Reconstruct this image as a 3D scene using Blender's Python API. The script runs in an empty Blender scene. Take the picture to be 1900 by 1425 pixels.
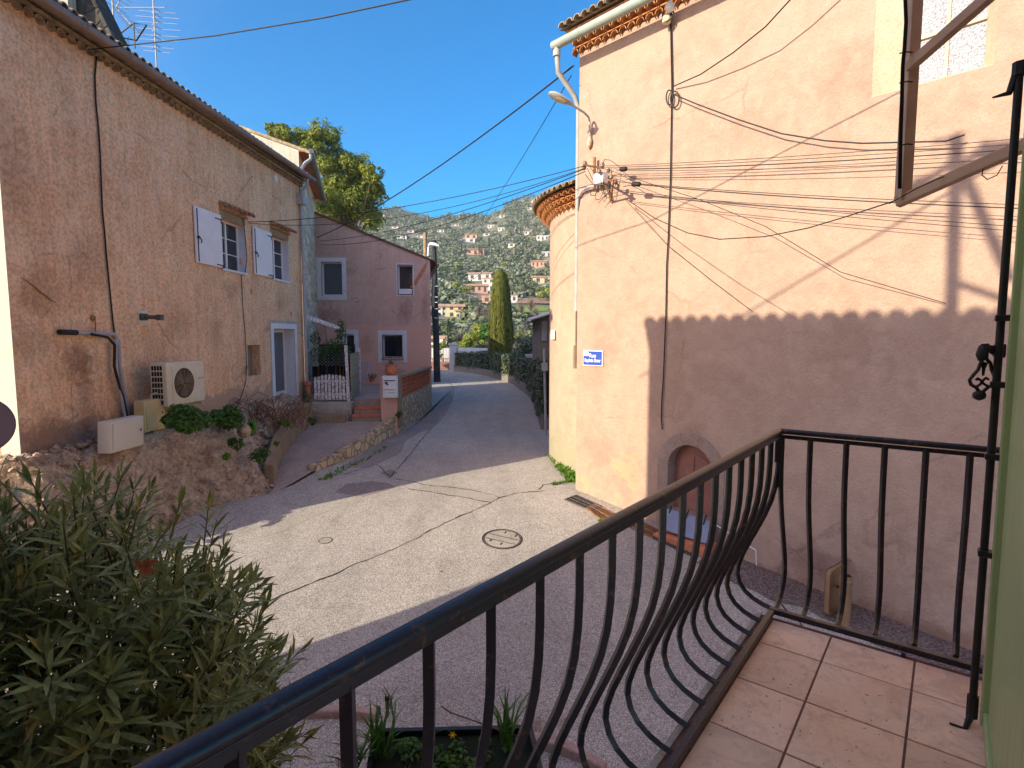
import bpy, math, random
from mathutils import Vector
V = Vector
C = bpy.context; D = bpy.data; SC = C.scene
random.seed(7)
R = math.radians
# ------------------------------------------------------------------ camera
F = 1030.0
PITCH = math.atan((712.5-625)/F)
cp, sp = math.cos(PITCH), math.sin(PITCH)
cam_d = D.cameras.new('camera'); cam = D.objects.new('camera', cam_d); SC.collection.objects.link(cam)
cam.location = (0, 0, 0); cam.rotation_euler = (R(90)-PITCH, 0, 0)
cam_d.sensor_width = 36; cam_d.lens = 36*F/1900; cam_d.clip_start = .05; cam_d.clip_end = 4000
SC.camera = cam
# ------------------------------------------------------------------ sky, sun, exposure
HEAD, ELEV = R(52.5), R(24)
SUN = V((math.sin(HEAD)*math.cos(ELEV), math.cos(HEAD)*math.cos(ELEV), -math.sin(ELEV)))
w = D.worlds.new('World'); SC.world = w; w.use_nodes = True
nt = w.node_tree; bg = nt.nodes['Background']
sky = nt.nodes.new('ShaderNodeTexSky'); sky.sky_type = 'NISHITA'; sky.sun_disc = False
sky.sun_elevation = ELEV; sky.sun_rotation = HEAD+math.pi; sky.altitude = 400; sky.air_density = 1.0; sky.dust_density = .6; sky.ozone_density = 2.5
hs = nt.nodes.new('ShaderNodeHueSaturation'); hs.inputs['Saturation'].default_value = 2.0; hs.inputs['Value'].default_value = .82; nt.links.new(sky.outputs[0], hs.inputs['Color'])
# added fill: warm sky glow round the sun that lifts the shaded walls
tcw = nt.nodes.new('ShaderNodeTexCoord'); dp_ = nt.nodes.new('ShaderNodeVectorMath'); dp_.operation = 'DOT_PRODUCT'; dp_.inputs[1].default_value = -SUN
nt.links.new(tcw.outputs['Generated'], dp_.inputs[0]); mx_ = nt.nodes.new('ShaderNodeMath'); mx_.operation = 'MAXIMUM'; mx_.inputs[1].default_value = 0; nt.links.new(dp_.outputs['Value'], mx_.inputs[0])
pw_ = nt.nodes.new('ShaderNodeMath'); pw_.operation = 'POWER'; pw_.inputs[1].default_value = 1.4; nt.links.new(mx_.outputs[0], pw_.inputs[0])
fill_ = nt.nodes.new('ShaderNodeVectorMath'); fill_.operation = 'SCALE'; fill_.inputs[0].default_value = (4.1, 2.5, 1.6); nt.links.new(pw_.outputs[0], fill_.inputs['Scale'])
ad_ = nt.nodes.new('ShaderNodeVectorMath'); ad_.operation = 'ADD'; nt.links.new(hs.outputs[0], ad_.inputs[0]); nt.links.new(fill_.outputs[0], ad_.inputs[1]); nt.links.new(ad_.outputs[0], bg.inputs[0]); bg.inputs[1].default_value = .15
sl = D.lights.new('sun', 'SUN'); sl.energy = 3.25; sl.angle = R(.45); sl.color = (1, .90, .70)
so = D.objects.new('sun', sl); SC.collection.objects.link(so); so.rotation_euler = SUN.to_track_quat('-Z', 'Y').to_euler()
vs = SC.view_settings; vs.view_transform = 'Standard'; vs.look = 'None'; vs.exposure = 1.14; vs.gamma = 1
# ------------------------------------------------------------------ geometry of the view (used to read real positions)
def ray(px, py):
    u = (px-950)/F; v = (712.5-py)/F
    return V((u, cp+v*sp, -sp+v*cp))
def at(px, py, Y):
    d = ray(px, py); return d*(Y/d.y)
def atz(px, py, z):
    d = ray(px, py); return d*(z/d.z)
KZ = [(-30,-5.2),(0,-4.75),(5,-4.5),(8,-4.25),(10,-4.03),(12,-3.76),(14,-3.52),(18,-3.40),(60,-3.40),(70,-4.6),(90,-5.0)]
def g(X, Y):
    z = KZ[-1][1]
    if Y <= KZ[0][0]: z = KZ[0][1]
    for a, b in zip(KZ, KZ[1:]):
        if a[0] <= Y <= b[0]:
            t = (Y-a[0])/(b[0]-a[0]); z = a[1]+(b[1]-a[1])*t; break
    k = max(0, min(1, (16-Y)/5))
    return z-.035*max(-8, min(8, X))*k
def G(px, py):
    d = ray(px, py); lo, hi = .5, 59.
    for _ in range(60):
        m = (lo+hi)/2
        if d.z*m-g(d.x*m, d.y*m) > 0: lo = m
        else: hi = m
    return d*lo
# ------------------------------------------------------------------ mesh builder
def tag(o, label=None, cat=None, group=None, kind=None):
    if label: o['label'] = label
    if cat: o['category'] = cat
    if group: o['group'] = group
    if kind: o['kind'] = kind
    return o
def wloc(o):
    l = V((0, 0, 0))
    while o is not None:
        l += o.location; o = o.parent
    return l
def T(name, label, cat, loc=(0, 0, 0), group=None):
    o = D.objects.new(name, None); SC.collection.objects.link(o); o.location = loc
    o.empty_display_size = .2
    return tag(o, label, cat, group)
class MB:
    def __init__(s): s.v = []; s.f = []; s.m = []
    def poly(s, pts, m=0):
        i = len(s.v); s.v += [tuple(p) for p in pts]; s.f.append(tuple(range(i, i+len(pts)))); s.m.append(m); return s
    def box(s, p, a, b, c, m=0):            # corner and three edge vectors
        p, a, b, c = V(p), V(a), V(b), V(c); i = len(s.v)
        if a.cross(b).dot(c) < 0: a, b = b, a
        s.v += [tuple(q) for q in (p, p+a, p+a+b, p+b, p+c, p+a+c, p+a+b+c, p+b+c)]
        for f in ((0,3,2,1),(4,5,6,7),(0,1,5,4),(1,2,6,5),(2,3,7,6),(3,0,4,7)):
            s.f.append(tuple(i+k for k in f)); s.m.append(m)
        return s
    def cbox(s, x0, x1, y0, y1, z0, z1, m=0): return s.box((x0,y0,z0), (x1-x0,0,0), (0,y1-y0,0), (0,0,z1-z0), m)
    def tube(s, pts, r, n=8, m=0, cap=True, flat=1.0):
        pts = [V(p) for p in pts]; k0 = len(s.v); N = len(pts); up = None
        for j, p in enumerate(pts):
            d = (pts[min(j+1, N-1)]-pts[max(j-1, 0)])
            if d.length < 1e-9: d = V((0, 0, 1))
            d.normalize()
            if up is None:
                up = V((0, 0, 1)) if abs(d.z) < .9 else V((1, 0, 0))
            a = d.cross(up)
            if a.length < 1e-4: a = d.cross(V((0, 1, 0)))
            a.normalize(); b = a.cross(d).normalized(); up = b
            rr = r[j] if isinstance(r, (list, tuple)) else r
            for i in range(n):
                t = 2*math.pi*(i+.5)/n
                s.v.append(tuple(p+a*math.cos(t)*rr+b*math.sin(t)*rr*flat))
        for j in range(N-1):
            for i in range(n):
                q = k0+j*n
                s.f.append((q+i, q+(i+1) % n, q+n+(i+1) % n, q+n+i)); s.m.append(m)
        if cap:
            s.f.append(tuple(k0+i for i in reversed(range(n)))); s.m.append(m)
            s.f.append(tuple(k0+(N-1)*n+i for i in range(n))); s.m.append(m)
        return s
    def lathe(s, c, prof, n=16, m=0, ax=(0,0,1)):
        ax = V(ax).normalized(); q = V((1,0,0)) if abs(ax.x) < .9 else V((0,1,0))
        a = ax.cross(q).normalized(); b = ax.cross(a); c = V(c); k0 = len(s.v)
        for r, h in prof:
            for i in range(n):
                t = 2*math.pi*i/n; s.v.append(tuple(c+ax*h+a*math.cos(t)*r+b*math.sin(t)*r))
        for j in range(len(prof)-1):
            for i in range(n):
                q = k0+j*n; s.f.append((q+i, q+(i+1) % n, q+n+(i+1) % n, q+n+i)); s.m.append(m)
        s.f.append(tuple(k0+i for i in reversed(range(n)))); s.m.append(m)
        s.f.append(tuple(k0+(len(prof)-1)*n+i for i in range(n))); s.m.append(m)
        return s
    def half(s, p, q, r, up, n=6, th=.018, m=0):     # half round canal tile from p to q, hump along up
        p, q, up = V(p), V(q), V(up).normalized(); d = (q-p).normalized(); a = d.cross(up).normalized(); k0 = len(s.v)
        for e in (p, q):
            for rr in (r, r-th):
                for i in range(n+1):
                    t = math.pi*i/n; s.v.append(tuple(e+a*math.cos(t)*rr+up*math.sin(t)*rr))
        N = n+1
        for i in range(n):
            s.f += [(k0+i, k0+i+1, k0+2*N+i+1, k0+2*N+i), (k0+N+i+1, k0+N+i, k0+3*N+i, k0+3*N+i+1),
                    (k0+i+1, k0+i, k0+N+i, k0+N+i+1), (k0+2*N+i, k0+2*N+i+1, k0+3*N+i+1, k0+3*N+i)]; s.m += [m]*4
        s.f += [(k0, k0+2*N, k0+3*N, k0+N), (k0+n, k0+N+n, k0+3*N+n, k0+2*N+n)]; s.m += [m]*2
        return s
    def prism(s, pts, vec, m=0):                     # outline extruded along vec
        pts = [V(p) for p in pts]; vec = V(vec); n = len(pts); i = len(s.v)
        nn = V((0, 0, 0))
        for k in range(n): nn += pts[k].cross(pts[(k+1) % n])
        if nn.dot(vec) < 0: pts.reverse()
        s.v += [tuple(p) for p in pts]+[tuple(p+vec) for p in pts]
        s.f.append(tuple(i+k for k in reversed(range(n)))); s.f.append(tuple(i+n+k for k in range(n))); s.m += [m, m]
        for k in range(n): s.f.append((i+k, i+(k+1) % n, i+n+(k+1) % n, i+n+k)); s.m.append(m)
        return s
    def build(s, name, mats, parent=None, loc=None, smooth=False, bevel=0, label=None, cat=None, group=None, kind=None):
        me = D.meshes.new(name)
        if parent is not None: off = wloc(parent)
        else: off = V(loc) if loc is not None else V((0, 0, 0))
        me.from_pydata([(x-off.x, y-off.y, z-off.z) for x, y, z in s.v], [], s.f)
        if not isinstance(mats, (list, tuple)): mats = [mats]
        for mt in mats: me.materials.append(mt)
        if len(mats) > 1: me.polygons.foreach_set('material_index', s.m)
        if smooth: me.polygons.foreach_set('use_smooth', [True]*len(s.f))
        me.update()
        o = D.objects.new(name, me); SC.collection.objects.link(o)
        if parent is not None: o.parent = parent
        else: o.location = off
        if bevel:
            b = o.modifiers.new('bevel', 'BEVEL'); b.width = bevel; b.segments = 2; b.limit_method = 'ANGLE'
        if smooth:
            try: me.set_sharp_from_angle(angle=R(40))
            except Exception: pass
        return tag(o, label, cat, group, kind)
def copy_tree(o, loc, label=None, scale=None, rz=None):
    c = o.copy(); SC.collection.objects.link(c); c.location = loc
    if label: c['label'] = label
    if scale: c.scale = scale
    if rz is not None: c.rotation_euler = (0, 0, rz)
    for ch in list(o.children):
        k = ch.copy(); SC.collection.objects.link(k); k.parent = c
        for gc in list(ch.children):
            q = gc.copy(); SC.collection.objects.link(q); q.parent = k
    return c
class Fr:                                            # vertical wall frame: s along, z up, d outwards
    def __init__(s, o, head, side=1):
        s.o = V((o[0], o[1], 0)); s.u = V((math.sin(R(head)), math.cos(R(head)), 0)); s.n = V((s.u.y, -s.u.x, 0))*side
    def P(s, a, z, d=0): return s.o+s.u*a+s.n*d+V((0, 0, z))
    def pix(s, px, py, d=0):
        r = ray(px, py); t = (s.o+s.n*d).dot(s.n)/r.dot(s.n); q = r*t
        return ((q-s.o).dot(s.u), q.z)
    def box(s, mb, s0, s1, z0, z1, d0, d1, m=0):
        return mb.box(s.P(s0, z0, d0), s.u*(s1-s0), s.n*(d1-d0), V((0, 0, z1-z0)), m)
    def face(s, mb, pts, m=0):                       # pts (s,z,d) made to face outwards
        P = [s.P(*p) for p in pts]
        nn = V((0, 0, 0))
        for k in range(len(P)): nn += (P[k]-P[0]).cross(P[(k+1) % len(P)]-P[0])
        if nn.dot(s.n) < 0: P.reverse()
        return mb.poly(P, m)
    def wall(s, mb, s0, s1, z0, z1, holes=(), m=0):
        xs = sorted(set([s0, s1]+[h[0] for h in holes]+[h[1] for h in holes])); zs = sorted(set([z0, z1]+[h[2] for h in holes]+[h[3] for h in holes]))
        for a, b in zip(xs, xs[1:]):
            for c, d in zip(zs, zs[1:]):
                if any(h[0] < (a+b)/2 < h[1] and h[2] < (c+d)/2 < h[3] for h in holes): continue
                s.face(mb, [(a, c, 0), (b, c, 0), (b, d, 0), (a, d, 0)], m)
    def reveal(s, mb, h, dep, inner=None, m=0):
        i = inner or h
        a = [(h[0], h[2], 0), (h[1], h[2], 0), (h[1], h[3], 0), (h[0], h[3], 0)]; b = [(i[0], i[2], -dep), (i[1], i[2], -dep), (i[1], i[3], -dep), (i[0], i[3], -dep)]
        for k in range(4):
            j = (k+1) % 4; mb.poly([s.P(*a[k]), s.P(*a[j]), s.P(*b[j]), s.P(*b[k])], m)
def leaf_ball(mb, c, r, n, size, shell=.55, m=0, up=.3, asp=.55, nm=1):
    rnd = random.random
    for _ in range(n):
        while True:
            x, y, z = rnd()*2-1, rnd()*2-1, rnd()*2-1; q = x*x+y*y+z*z
            if shell*shell < q < 1: break
        p = V((c[0]+x*r[0], c[1]+y*r[1], c[2]+z*r[2]))
        nn = V((x+rnd()-.5, y+rnd()-.5, z+up+rnd()-.5)).normalized()
        a = nn.cross(V((rnd()-.5, rnd()-.5, rnd()-.5))).normalized(); b = nn.cross(a)
        k = size*(.6+.8*rnd()); a *= k; b *= k*asp
        i = len(mb.v); mb.v += [tuple(p-a), tuple(p+b), tuple(p+a), tuple(p-b)]; mb.f.append((i, i+1, i+2, i+3)); mb.m.append(m if nm == 1 else random.randrange(nm))
# ------------------------------------------------------------------ materials
def nodes(name):
    m = D.materials.new(name); m.use_nodes = True; t = m.node_tree
    return m, t, t.nodes['Principled BSDF']
def noise(t, co, sc, det=4, rough=.6, dist=0):
    n = t.nodes.new('ShaderNodeTexNoise'); n.inputs['Scale'].default_value = sc; n.inputs['Detail'].default_value = det
    n.inputs['Roughness'].default_value = rough; n.inputs['Distortion'].default_value = dist; t.links.new(co, n.inputs['Vector']); return n.outputs['Fac']
def ramp(t, f, stops):
    r = t.nodes.new('ShaderNodeValToRGB'); e = r.color_ramp.elements
    while len(e) < len(stops): e.new(.5)
    for k, (p, c) in enumerate(stops):
        e[k].position = p; e[k].color = (c[0], c[1], c[2], 1) if isinstance(c, (tuple, list)) else (c, c, c, 1)
    t.links.new(f, r.inputs[0]); return r.outputs[0]
def mix(t, f, a, b, mode='MIX'):
    n = t.nodes.new('ShaderNodeMix'); n.data_type = 'RGBA'; n.blend_type = mode
    for i, x in ((0, f), (6, a), (7, b)):
        if isinstance(x, (int, float)): n.inputs[i].default_value = x
        elif isinstance(x, (tuple, list)): n.inputs[i].default_value = (*x[:3], 1)
        else: t.links.new(x, n.inputs[i])
    return n.outputs[2]
def math_(t, op, a, b=0, clamp=False):
    n = t.nodes.new('ShaderNodeMath'); n.operation = op; n.use_clamp = clamp
    for i, x in ((0, a), (1, b)):
        if isinstance(x, (int, float)): n.inputs[i].default_value = x
        else: t.links.new(x, n.inputs[i])
    return n.outputs[0]
def obco(t, sc=None):
    c = t.nodes.new('ShaderNodeTexCoord').outputs['Object']
    if sc:
        mp = t.nodes.new('ShaderNodeMapping'); mp.inputs['Scale'].default_value = sc; t.links.new(c, mp.inputs[0]); return mp.outputs[0]
    return c
def bumpn(t, b, h, st, dist=.02):
    n = t.nodes.new('ShaderNodeBump'); n.inputs['Strength'].default_value = st; n.inputs['Distance'].default_value = dist
    t.links.new(h, n.inputs['Height']); t.links.new(n.outputs[0], b.inputs['Normal'])
def mul(c, k): return tuple(x*k for x in c)
def M(name, col, rough=.7, var=.15, sc=6, bump=0, bs=60, metal=0, col2=None, spec=.3, trans=0, lo=.35, hi=.65, dist=.01, emit=None):
    m, t, b = nodes(name); co = obco(t)
    b.inputs['Roughness'].default_value = rough; b.inputs['Metallic'].default_value = metal; b.inputs['Specular IOR Level'].default_value = spec
    if var or col2:
        a = mul(col, 1-var) if col2 is None else col; c = mul(col, 1+var) if col2 is None else col2
        t.links.new(ramp(t, noise(t, co, sc), [(lo, a), (hi, c)]), b.inputs['Base Color'])
    else: b.inputs['Base Color'].default_value = (*col, 1)
    if bump: bumpn(t, b, noise(t, co, bs, 3), bump, dist)
    return m
def stucco(name, c1, c2, c3, grain=60, bump=.5, bsc=55, streak=0, low=None, stain=None, speck=.25, s1=.7, s2=3.5, scratch=0, crack=0, csc=.45, spots=()):
    m, t, b = nodes(name); co = obco(t); b.inputs['Roughness'].default_value = .93; b.inputs['Specular IOR Level'].default_value = .15
    big = ramp(t, noise(t, co, s1, 5, .65, .4), [(.38, 0.), (.62, 1.)])
    mid = ramp(t, noise(t, co, s2, 6, .7, .2), [(.42, 0.), (.66, 1.)])
    col = mix(t, big, c1, c2); col = mix(t, math_(t, 'MULTIPLY', mid, .6), col, c3)
    fine = noise(t, co, grain, 3, .7)
    col = mix(t, speck, col, ramp(t, fine, [(.38, .25), (.56, 1.)]), 'MULTIPLY')
    if streak:
        st = noise(t, obco(t, (5, 5, .5)), 1.5, 6, .7, .3)
        col = mix(t, streak, col, ramp(t, st, [(.35, .45), (.6, 1.)]), 'MULTIPLY')
    if scratch:
        sc_ = noise(t, obco(t, (1, 1, 2.2)), 9, 8, .75, 1.4)
        col = mix(t, scratch, col, ramp(t, sc_, [(.30, .5), (.40, 1.)]), 'MULTIPLY')
    if crack:
        vv = t.nodes.new('ShaderNodeTexVoronoi'); vv.feature = 'DISTANCE_TO_EDGE'; vv.inputs['Scale'].default_value = csc
        wn = t.nodes.new('ShaderNodeTexNoise'); wn.inputs['Scale'].default_value = 2.2; wn.inputs['Detail'].default_value = 6; wn.inputs['Roughness'].default_value = .7; t.links.new(co, wn.inputs['Vector'])
        t.links.new(mix(t, .38, co, wn.outputs['Color'], 'ADD'), vv.inputs['Vector'])
        msk = ramp(t, noise(t, co, .8, 2), [(.48, 0.), (.58, 1.)]); ln = ramp(t, vv.outputs[0], [(.002, 1.), (.0065, 0.)])
        col = mix(t, math_(t, 'MULTIPLY', math_(t, 'MULTIPLY', msk, ln), crack), col, (.10, .07, .055))
    z = t.nodes.new('ShaderNodeSeparateXYZ'); t.links.new(co, z.inputs[0])
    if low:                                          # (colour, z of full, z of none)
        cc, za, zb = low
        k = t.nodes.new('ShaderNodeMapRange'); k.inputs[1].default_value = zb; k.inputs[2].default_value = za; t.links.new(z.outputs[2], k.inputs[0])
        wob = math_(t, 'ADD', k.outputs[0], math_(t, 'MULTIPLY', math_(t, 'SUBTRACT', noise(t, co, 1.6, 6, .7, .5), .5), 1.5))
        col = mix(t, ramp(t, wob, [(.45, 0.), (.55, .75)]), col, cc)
    for sx_, sy_, sz_, rx_, rz__, k_ in spots:      # weather stains of their own shape: centre, half width, half height, strength
        mp_ = t.nodes.new('ShaderNodeMapping'); mp_.vector_type = 'POINT'; mp_.inputs['Location'].default_value = (-sx_/rx_, -sy_/rx_, -sz_/rz__); mp_.inputs['Scale'].default_value = (1/rx_, 1/rx_, 1/rz__); t.links.new(co, mp_.inputs[0])
        ln_ = t.nodes.new('ShaderNodeVectorMath'); ln_.operation = 'LENGTH'; t.links.new(mp_.outputs[0], ln_.inputs[0])
        dd_ = math_(t, 'ADD', ln_.outputs['Value'], math_(t, 'MULTIPLY', math_(t, 'SUBTRACT', noise(t, co, 3.5, 7, .75, .6), .5), 2.2))
        col = mix(t, math_(t, 'MULTIPLY', ramp(t, dd_, [(.35, 1.), (1., 0.)]), k_), col, mix(t, 1, col, (.42, .36, .34), 'MULTIPLY'))
    if stain:
        cc, za, zb, th = stain[:4]
        k = t.nodes.new('ShaderNodeMapRange'); k.inputs[1].default_value = zb; k.inputs[2].default_value = za; t.links.new(z.outputs[2], k.inputs[0])
        f = math_(t, 'MULTIPLY', k.outputs[0], ramp(t, noise(t, co, 1.9, 5, .62, 1.0), [(th, 0.), (th+.03, 1.)]))
        if len(stain) > 4:
            kx = t.nodes.new('ShaderNodeMapRange'); kx.inputs[1].default_value = stain[4]+.3; kx.inputs[2].default_value = stain[4]-.3; t.links.new(z.outputs[0], kx.inputs[0]); f = math_(t, 'MULTIPLY', f, kx.outputs[0])
        col = mix(t, math_(t, 'MULTIPLY', f, .7), col, cc)
    t.links.new(col, b.inputs['Base Color'])
    h = math_(t, 'ADD', noise(t, co, bsc, 4, .65), math_(t, 'MULTIPLY', noise(t, co, 5, 4), 1.2)); bumpn(t, b, h, bump, .02)
    return m
def stonewall(name, c1, c2, mort, sc=(4, 4, 6), bump=.8):
    m, t, b = nodes(name); co = obco(t, sc); b.inputs['Roughness'].default_value = .92; b.inputs['Specular IOR Level'].default_value = .15
    wob = mix(t, .12, co, t.nodes.new('ShaderNodeTexNoise').outputs[1], 'ADD')
    v = t.nodes.new('ShaderNodeTexVoronoi'); t.links.new(wob, v.inputs['Vector']); v.inputs['Scale'].default_value = 1
    v2 = t.nodes.new('ShaderNodeTexVoronoi'); v2.feature = 'DISTANCE_TO_EDGE'; t.links.new(wob, v2.inputs['Vector']); v2.inputs['Scale'].default_value = 1
    sep = t.nodes.new('ShaderNodeSeparateColor'); t.links.new(v.outputs['Color'], sep.inputs[0])
    col = mix(t, sep.outputs[0], c1, c2); col = mix(t, .5, col, ramp(t, noise(t, co, 6, 6, .7), [(.3, .4), (.65, 1.)]), 'MULTIPLY')
    e = ramp(t, v2.outputs[0], [(.02, 0.), (.10, 1.)]); col = mix(t, e, mort, col)
    t.links.new(col, b.inputs['Base Color']); bumpn(t, b, math_(t, 'ADD', e, noise(t, co, 8, 4)), bump, .03)
    return m
def asphalt(name, base, agg, sc=90, patch=.25, rgh=.9):
    m, t, b = nodes(name); co = obco(t); b.inputs['Roughness'].default_value = rgh; b.inputs['Specular IOR Level'].default_value = .25
    v = t.nodes.new('ShaderNodeTexVoronoi'); v.inputs['Scale'].default_value = sc; t.links.new(co, v.inputs['Vector'])
    sep = t.nodes.new('ShaderNodeSeparateColor'); t.links.new(v.outputs['Color'], sep.inputs[0])
    n1 = noise(t, co, .5, 5, .6, .5); n2 = noise(t, co, 28, 3, .8)
    col = mix(t, ramp(t, sep.outputs[0], [(.3, 0.), (.95, 1.)]), base, agg)
    col = mix(t, .42, col, ramp(t, n2, [(.32, .4), (.58, 1.)]), 'MULTIPLY')
    trk = noise(t, obco(t, (.9, .16, 1)), 1.3, 3, .5, .4); col = mix(t, .30, col, ramp(t, trk, [(.42, .62), (.56, 1.)]), 'MULTIPLY')
    col = mix(t, patch, col, ramp(t, n1, [(.35, .55), (.62, 1.)]), 'MULTIPLY')
    col = mix(t, .35, col, ramp(t, noise(t, co, 2.6, 6, .75, .8), [(.36, .6), (.5, 1.)]), 'MULTIPLY')
    t.links.new(col, b.inputs['Base Color']); bumpn(t, b, math_(t, 'ADD', v.outputs['Distance'], n2), .55, .012)
    return m
def leafmat(name, c1, c2, sc=3, rough=.55, tr=.25):
    m, t, b = nodes(name); co = obco(t); b.inputs['Roughness'].default_value = rough; b.inputs['Specular IOR Level'].default_value = .35
    col = ramp(t, noise(t, co, sc, 5, .8), [(.38, c1), (.62, c2)])
    t.links.new(col, b.inputs['Base Color'])
    tl = t.nodes.new('ShaderNodeBsdfTranslucent'); t.links.new(col, tl.inputs[0]); mx = t.nodes.new('ShaderNodeMixShader'); mx.inputs[0].default_value = tr
    t.links.new(b.outputs[0], mx.inputs[1]); t.links.new(tl.outputs[0], mx.inputs[2]); t.links.new(mx.outputs[0], t.nodes['Material Output'].inputs[0])
    return m
def glassmat(name, col=(.02, .025, .035), rough=.06):
    m, t, b = nodes(name); b.inputs['Base Color'].default_value = (*col, 1); b.inputs['Roughness'].default_value = rough; b.inputs['Specular IOR Level'].default_value = .8
    return m
mt = {}
def spot(o, head, root, px, py, rx, rz, k):
    u = V((math.sin(R(head)), math.cos(R(head)), 0)); n = V((u.y, -u.x, 0)); r = ray(px, py); q = r*(V((o[0], o[1], 0)).dot(n)/r.dot(n)); q = q-root; return (q.x, q.y, q.z, rx, rz, k)
_ou = V((math.sin(R(2.78)), math.cos(R(2.78)), 0)); _or = V((-7.59, 18.6, 0))+_ou*-4+V((0, 0, -2))
SO = [spot((-7.59, 18.6), 2.78, _or, *a) for a in ((145,670,.45,.5,.8),(160,740,.25,.9,.5),(75,540,.5,.6,.45),(60,640,.6,.4,.35),(428,540,.5,.35,.4),(520,560,.4,.5,.4),(250,790,1.2,.5,.75),(90,820,.9,.6,.6),(300,130,2.5,.35,.4),(100,60,1.5,.5,.3),(330,600,.7,.5,.25),(400,620,.5,.6,.3),(170,480,.6,.8,.3),(20,300,.5,1.2,.3))]
SP = [spot((-9.34, 26.5), 90, V((-6.34, 26.5, -2.2)), *a) for a in ((752,575,.4,.7,.5),(616,585,.6,.4,.4),(730,690,.7,.3,.5),(790,560,.25,1.6,.35),(640,500,.8,.5,.3),(690,430,.6,.4,.3),(680,640,.5,.6,.3),(600,590,.3,.8,.4))]
_cu = V((math.sin(R(137)), math.cos(R(137)), 0)); _cr = V((1.53, 13.1, 0))+_cu*4+V((0, 0, -4.2))
SC_ = [spot((1.53, 13.1), 137, _cr, *a) for a in ((1110,840,.5,.5,.15),(1160,900,.5,.4,.12),(1440,1080,.7,.35,.6),(1500,1030,.5,.5,.35),(1700,1180,1.2,.4,.5),(1560,640,.8,.5,.18),(1700,640,.7,.7,.18),(1330,700,.8,.4,.15),(1400,250,1.0,.6,.12),(1560,150,.7,.7,.12),(1120,640,.4,.6,.15),(1280,810,.5,.3,.25))]
mt['church'] = stucco('church_render', (.50,.335,.25), (.43,.28,.205), (.55,.38,.285), grain=45, bump=.7, bsc=22, speck=.16, low=((.40,.235,.165), -.7, .35), stain=((.54,.38,.20), .6, 3.0, .56, -1.5), scratch=.45, crack=.3, csc=.3, spots=SC_)
mt['apse'] = stucco('apse_render', (.55,.385,.28), (.48,.33,.235), (.60,.43,.32), grain=45, bump=.5, bsc=28, speck=.10, low=((.34,.33,.22), .1, 1.5), stain=((.52,.36,.20), 1.0, 4.2, .60), scratch=.18)
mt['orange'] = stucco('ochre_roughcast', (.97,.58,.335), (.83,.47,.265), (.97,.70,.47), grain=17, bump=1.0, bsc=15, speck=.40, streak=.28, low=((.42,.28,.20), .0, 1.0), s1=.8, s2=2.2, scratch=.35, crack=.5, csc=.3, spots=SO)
mt['orange_end'] = stucco('peach_roughcast', (.62,.42,.28), (.58,.38,.25), (.66,.46,.32), bump=.6, bsc=30)
mt['cream'] = stucco('cream_paint', (.72,.68,.56), (.70,.66,.54), (.66,.62,.5), bump=.2, speck=.1)
mt['white'] = M('white_paint', (.74,.71,.72), .6, .06, 4, .1, 30)
mt['whitef'] = M('white_lacquer', (.78,.74,.76), .4, .04, 3)
mt['pink'] = stucco('pink_render', (.80,.50,.39), (.70,.425,.335), (.84,.56,.45), grain=35, bump=.7, bsc=30, speck=.25, streak=.2, low=((.80,.45,.34), 2.6, 2.9), scratch=.45, crack=.7, csc=.7, spots=SP)
mt['stone'] = stonewall('rubble_stone', (.96,.76,.54), (.50,.36,.25), (.60,.45,.31), (.9, .9, 3.6))
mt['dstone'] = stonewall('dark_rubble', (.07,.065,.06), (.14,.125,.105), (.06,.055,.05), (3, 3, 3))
mt['lstone'] = stonewall('low_wall_stone', (.86,.66,.42), (.60,.44,.28), (.34,.26,.18), (4.0, 3.0, 4.2), 1.0)
mt['plaster'] = stucco('grey_plaster', (.58,.53,.42), (.5,.45,.36), (.62,.58,.48), bump=.5, speck=.2, streak=.4)
mt['ochre'] = stucco('ochre_mortar', (.42,.30,.18), (.34,.24,.15), (.5,.37,.24), bump=1, bsc=20, speck=.4, streak=.3)
mt['asph'] = asphalt('asphalt', (.31,.262,.222), (.82,.77,.675), 120, .18)
mt['asphf'] = asphalt('old_asphalt', (.30,.24,.21), (.50,.42,.37), 60, .3)
mt['patch'] = asphalt('asphalt_patch', (.25,.205,.19), (.44,.38,.35), 90, .2)
mt['conc'] = asphalt('rough_concrete', (.46,.33,.26), (.64,.50,.41), 50, .4)
mt['concl'] = asphalt('pale_concrete', (.40,.35,.29), (.64,.58,.49), 100, .3)
mt['grav'] = asphalt('gutter_gravel', (.16,.115,.10), (.36,.29,.26), 45, .5)
mt['tar'] = M('tar_seam', (.035,.03,.03), .8, .3, 20)
mt['soil'] = stucco('soil', (.30,.20,.13), (.38,.26,.19), (.22,.14,.09), grain=18, bump=1.2, bsc=10, speck=.5)
mt['rock'] = stucco('rock_bank', (.52,.385,.265), (.30,.20,.135), (.74,.58,.43), grain=16, bump=1.4, bsc=6, speck=.5, s1=1.6, s2=5, scratch=.5)
mt['tile'] = M('roof_tile', (.30,.14,.075), .85, .35, 9, .4, 40, col2=(.50,.27,.13))
mt['tileold'] = M('weathered_tile', (.20,.15,.10), .9, .35, 6, .5, 30, col2=(.44,.33,.20))
mt['tiledk'] = M('dark_roof_tile', (.13,.06,.045), .9, .3, 6, .4, 30, col2=(.22,.10,.07))
mt['tilebr'] = M('genoise_tile', (.34,.13,.05), .85, .35, 9, .3, 40, col2=(.60,.27,.10))
mt['terra'] = M('terracotta', (.55,.19,.10), .8, .2, 8, .2, 40)
mt['zinc'] = M('zinc', (.34,.33,.32), .5, .2, 3, .1, 20, metal=.3)
mt['gbrown'] = M('brown_zinc', (.25,.17,.125), .5, .15, 3, .1, 20, metal=.25)
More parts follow.
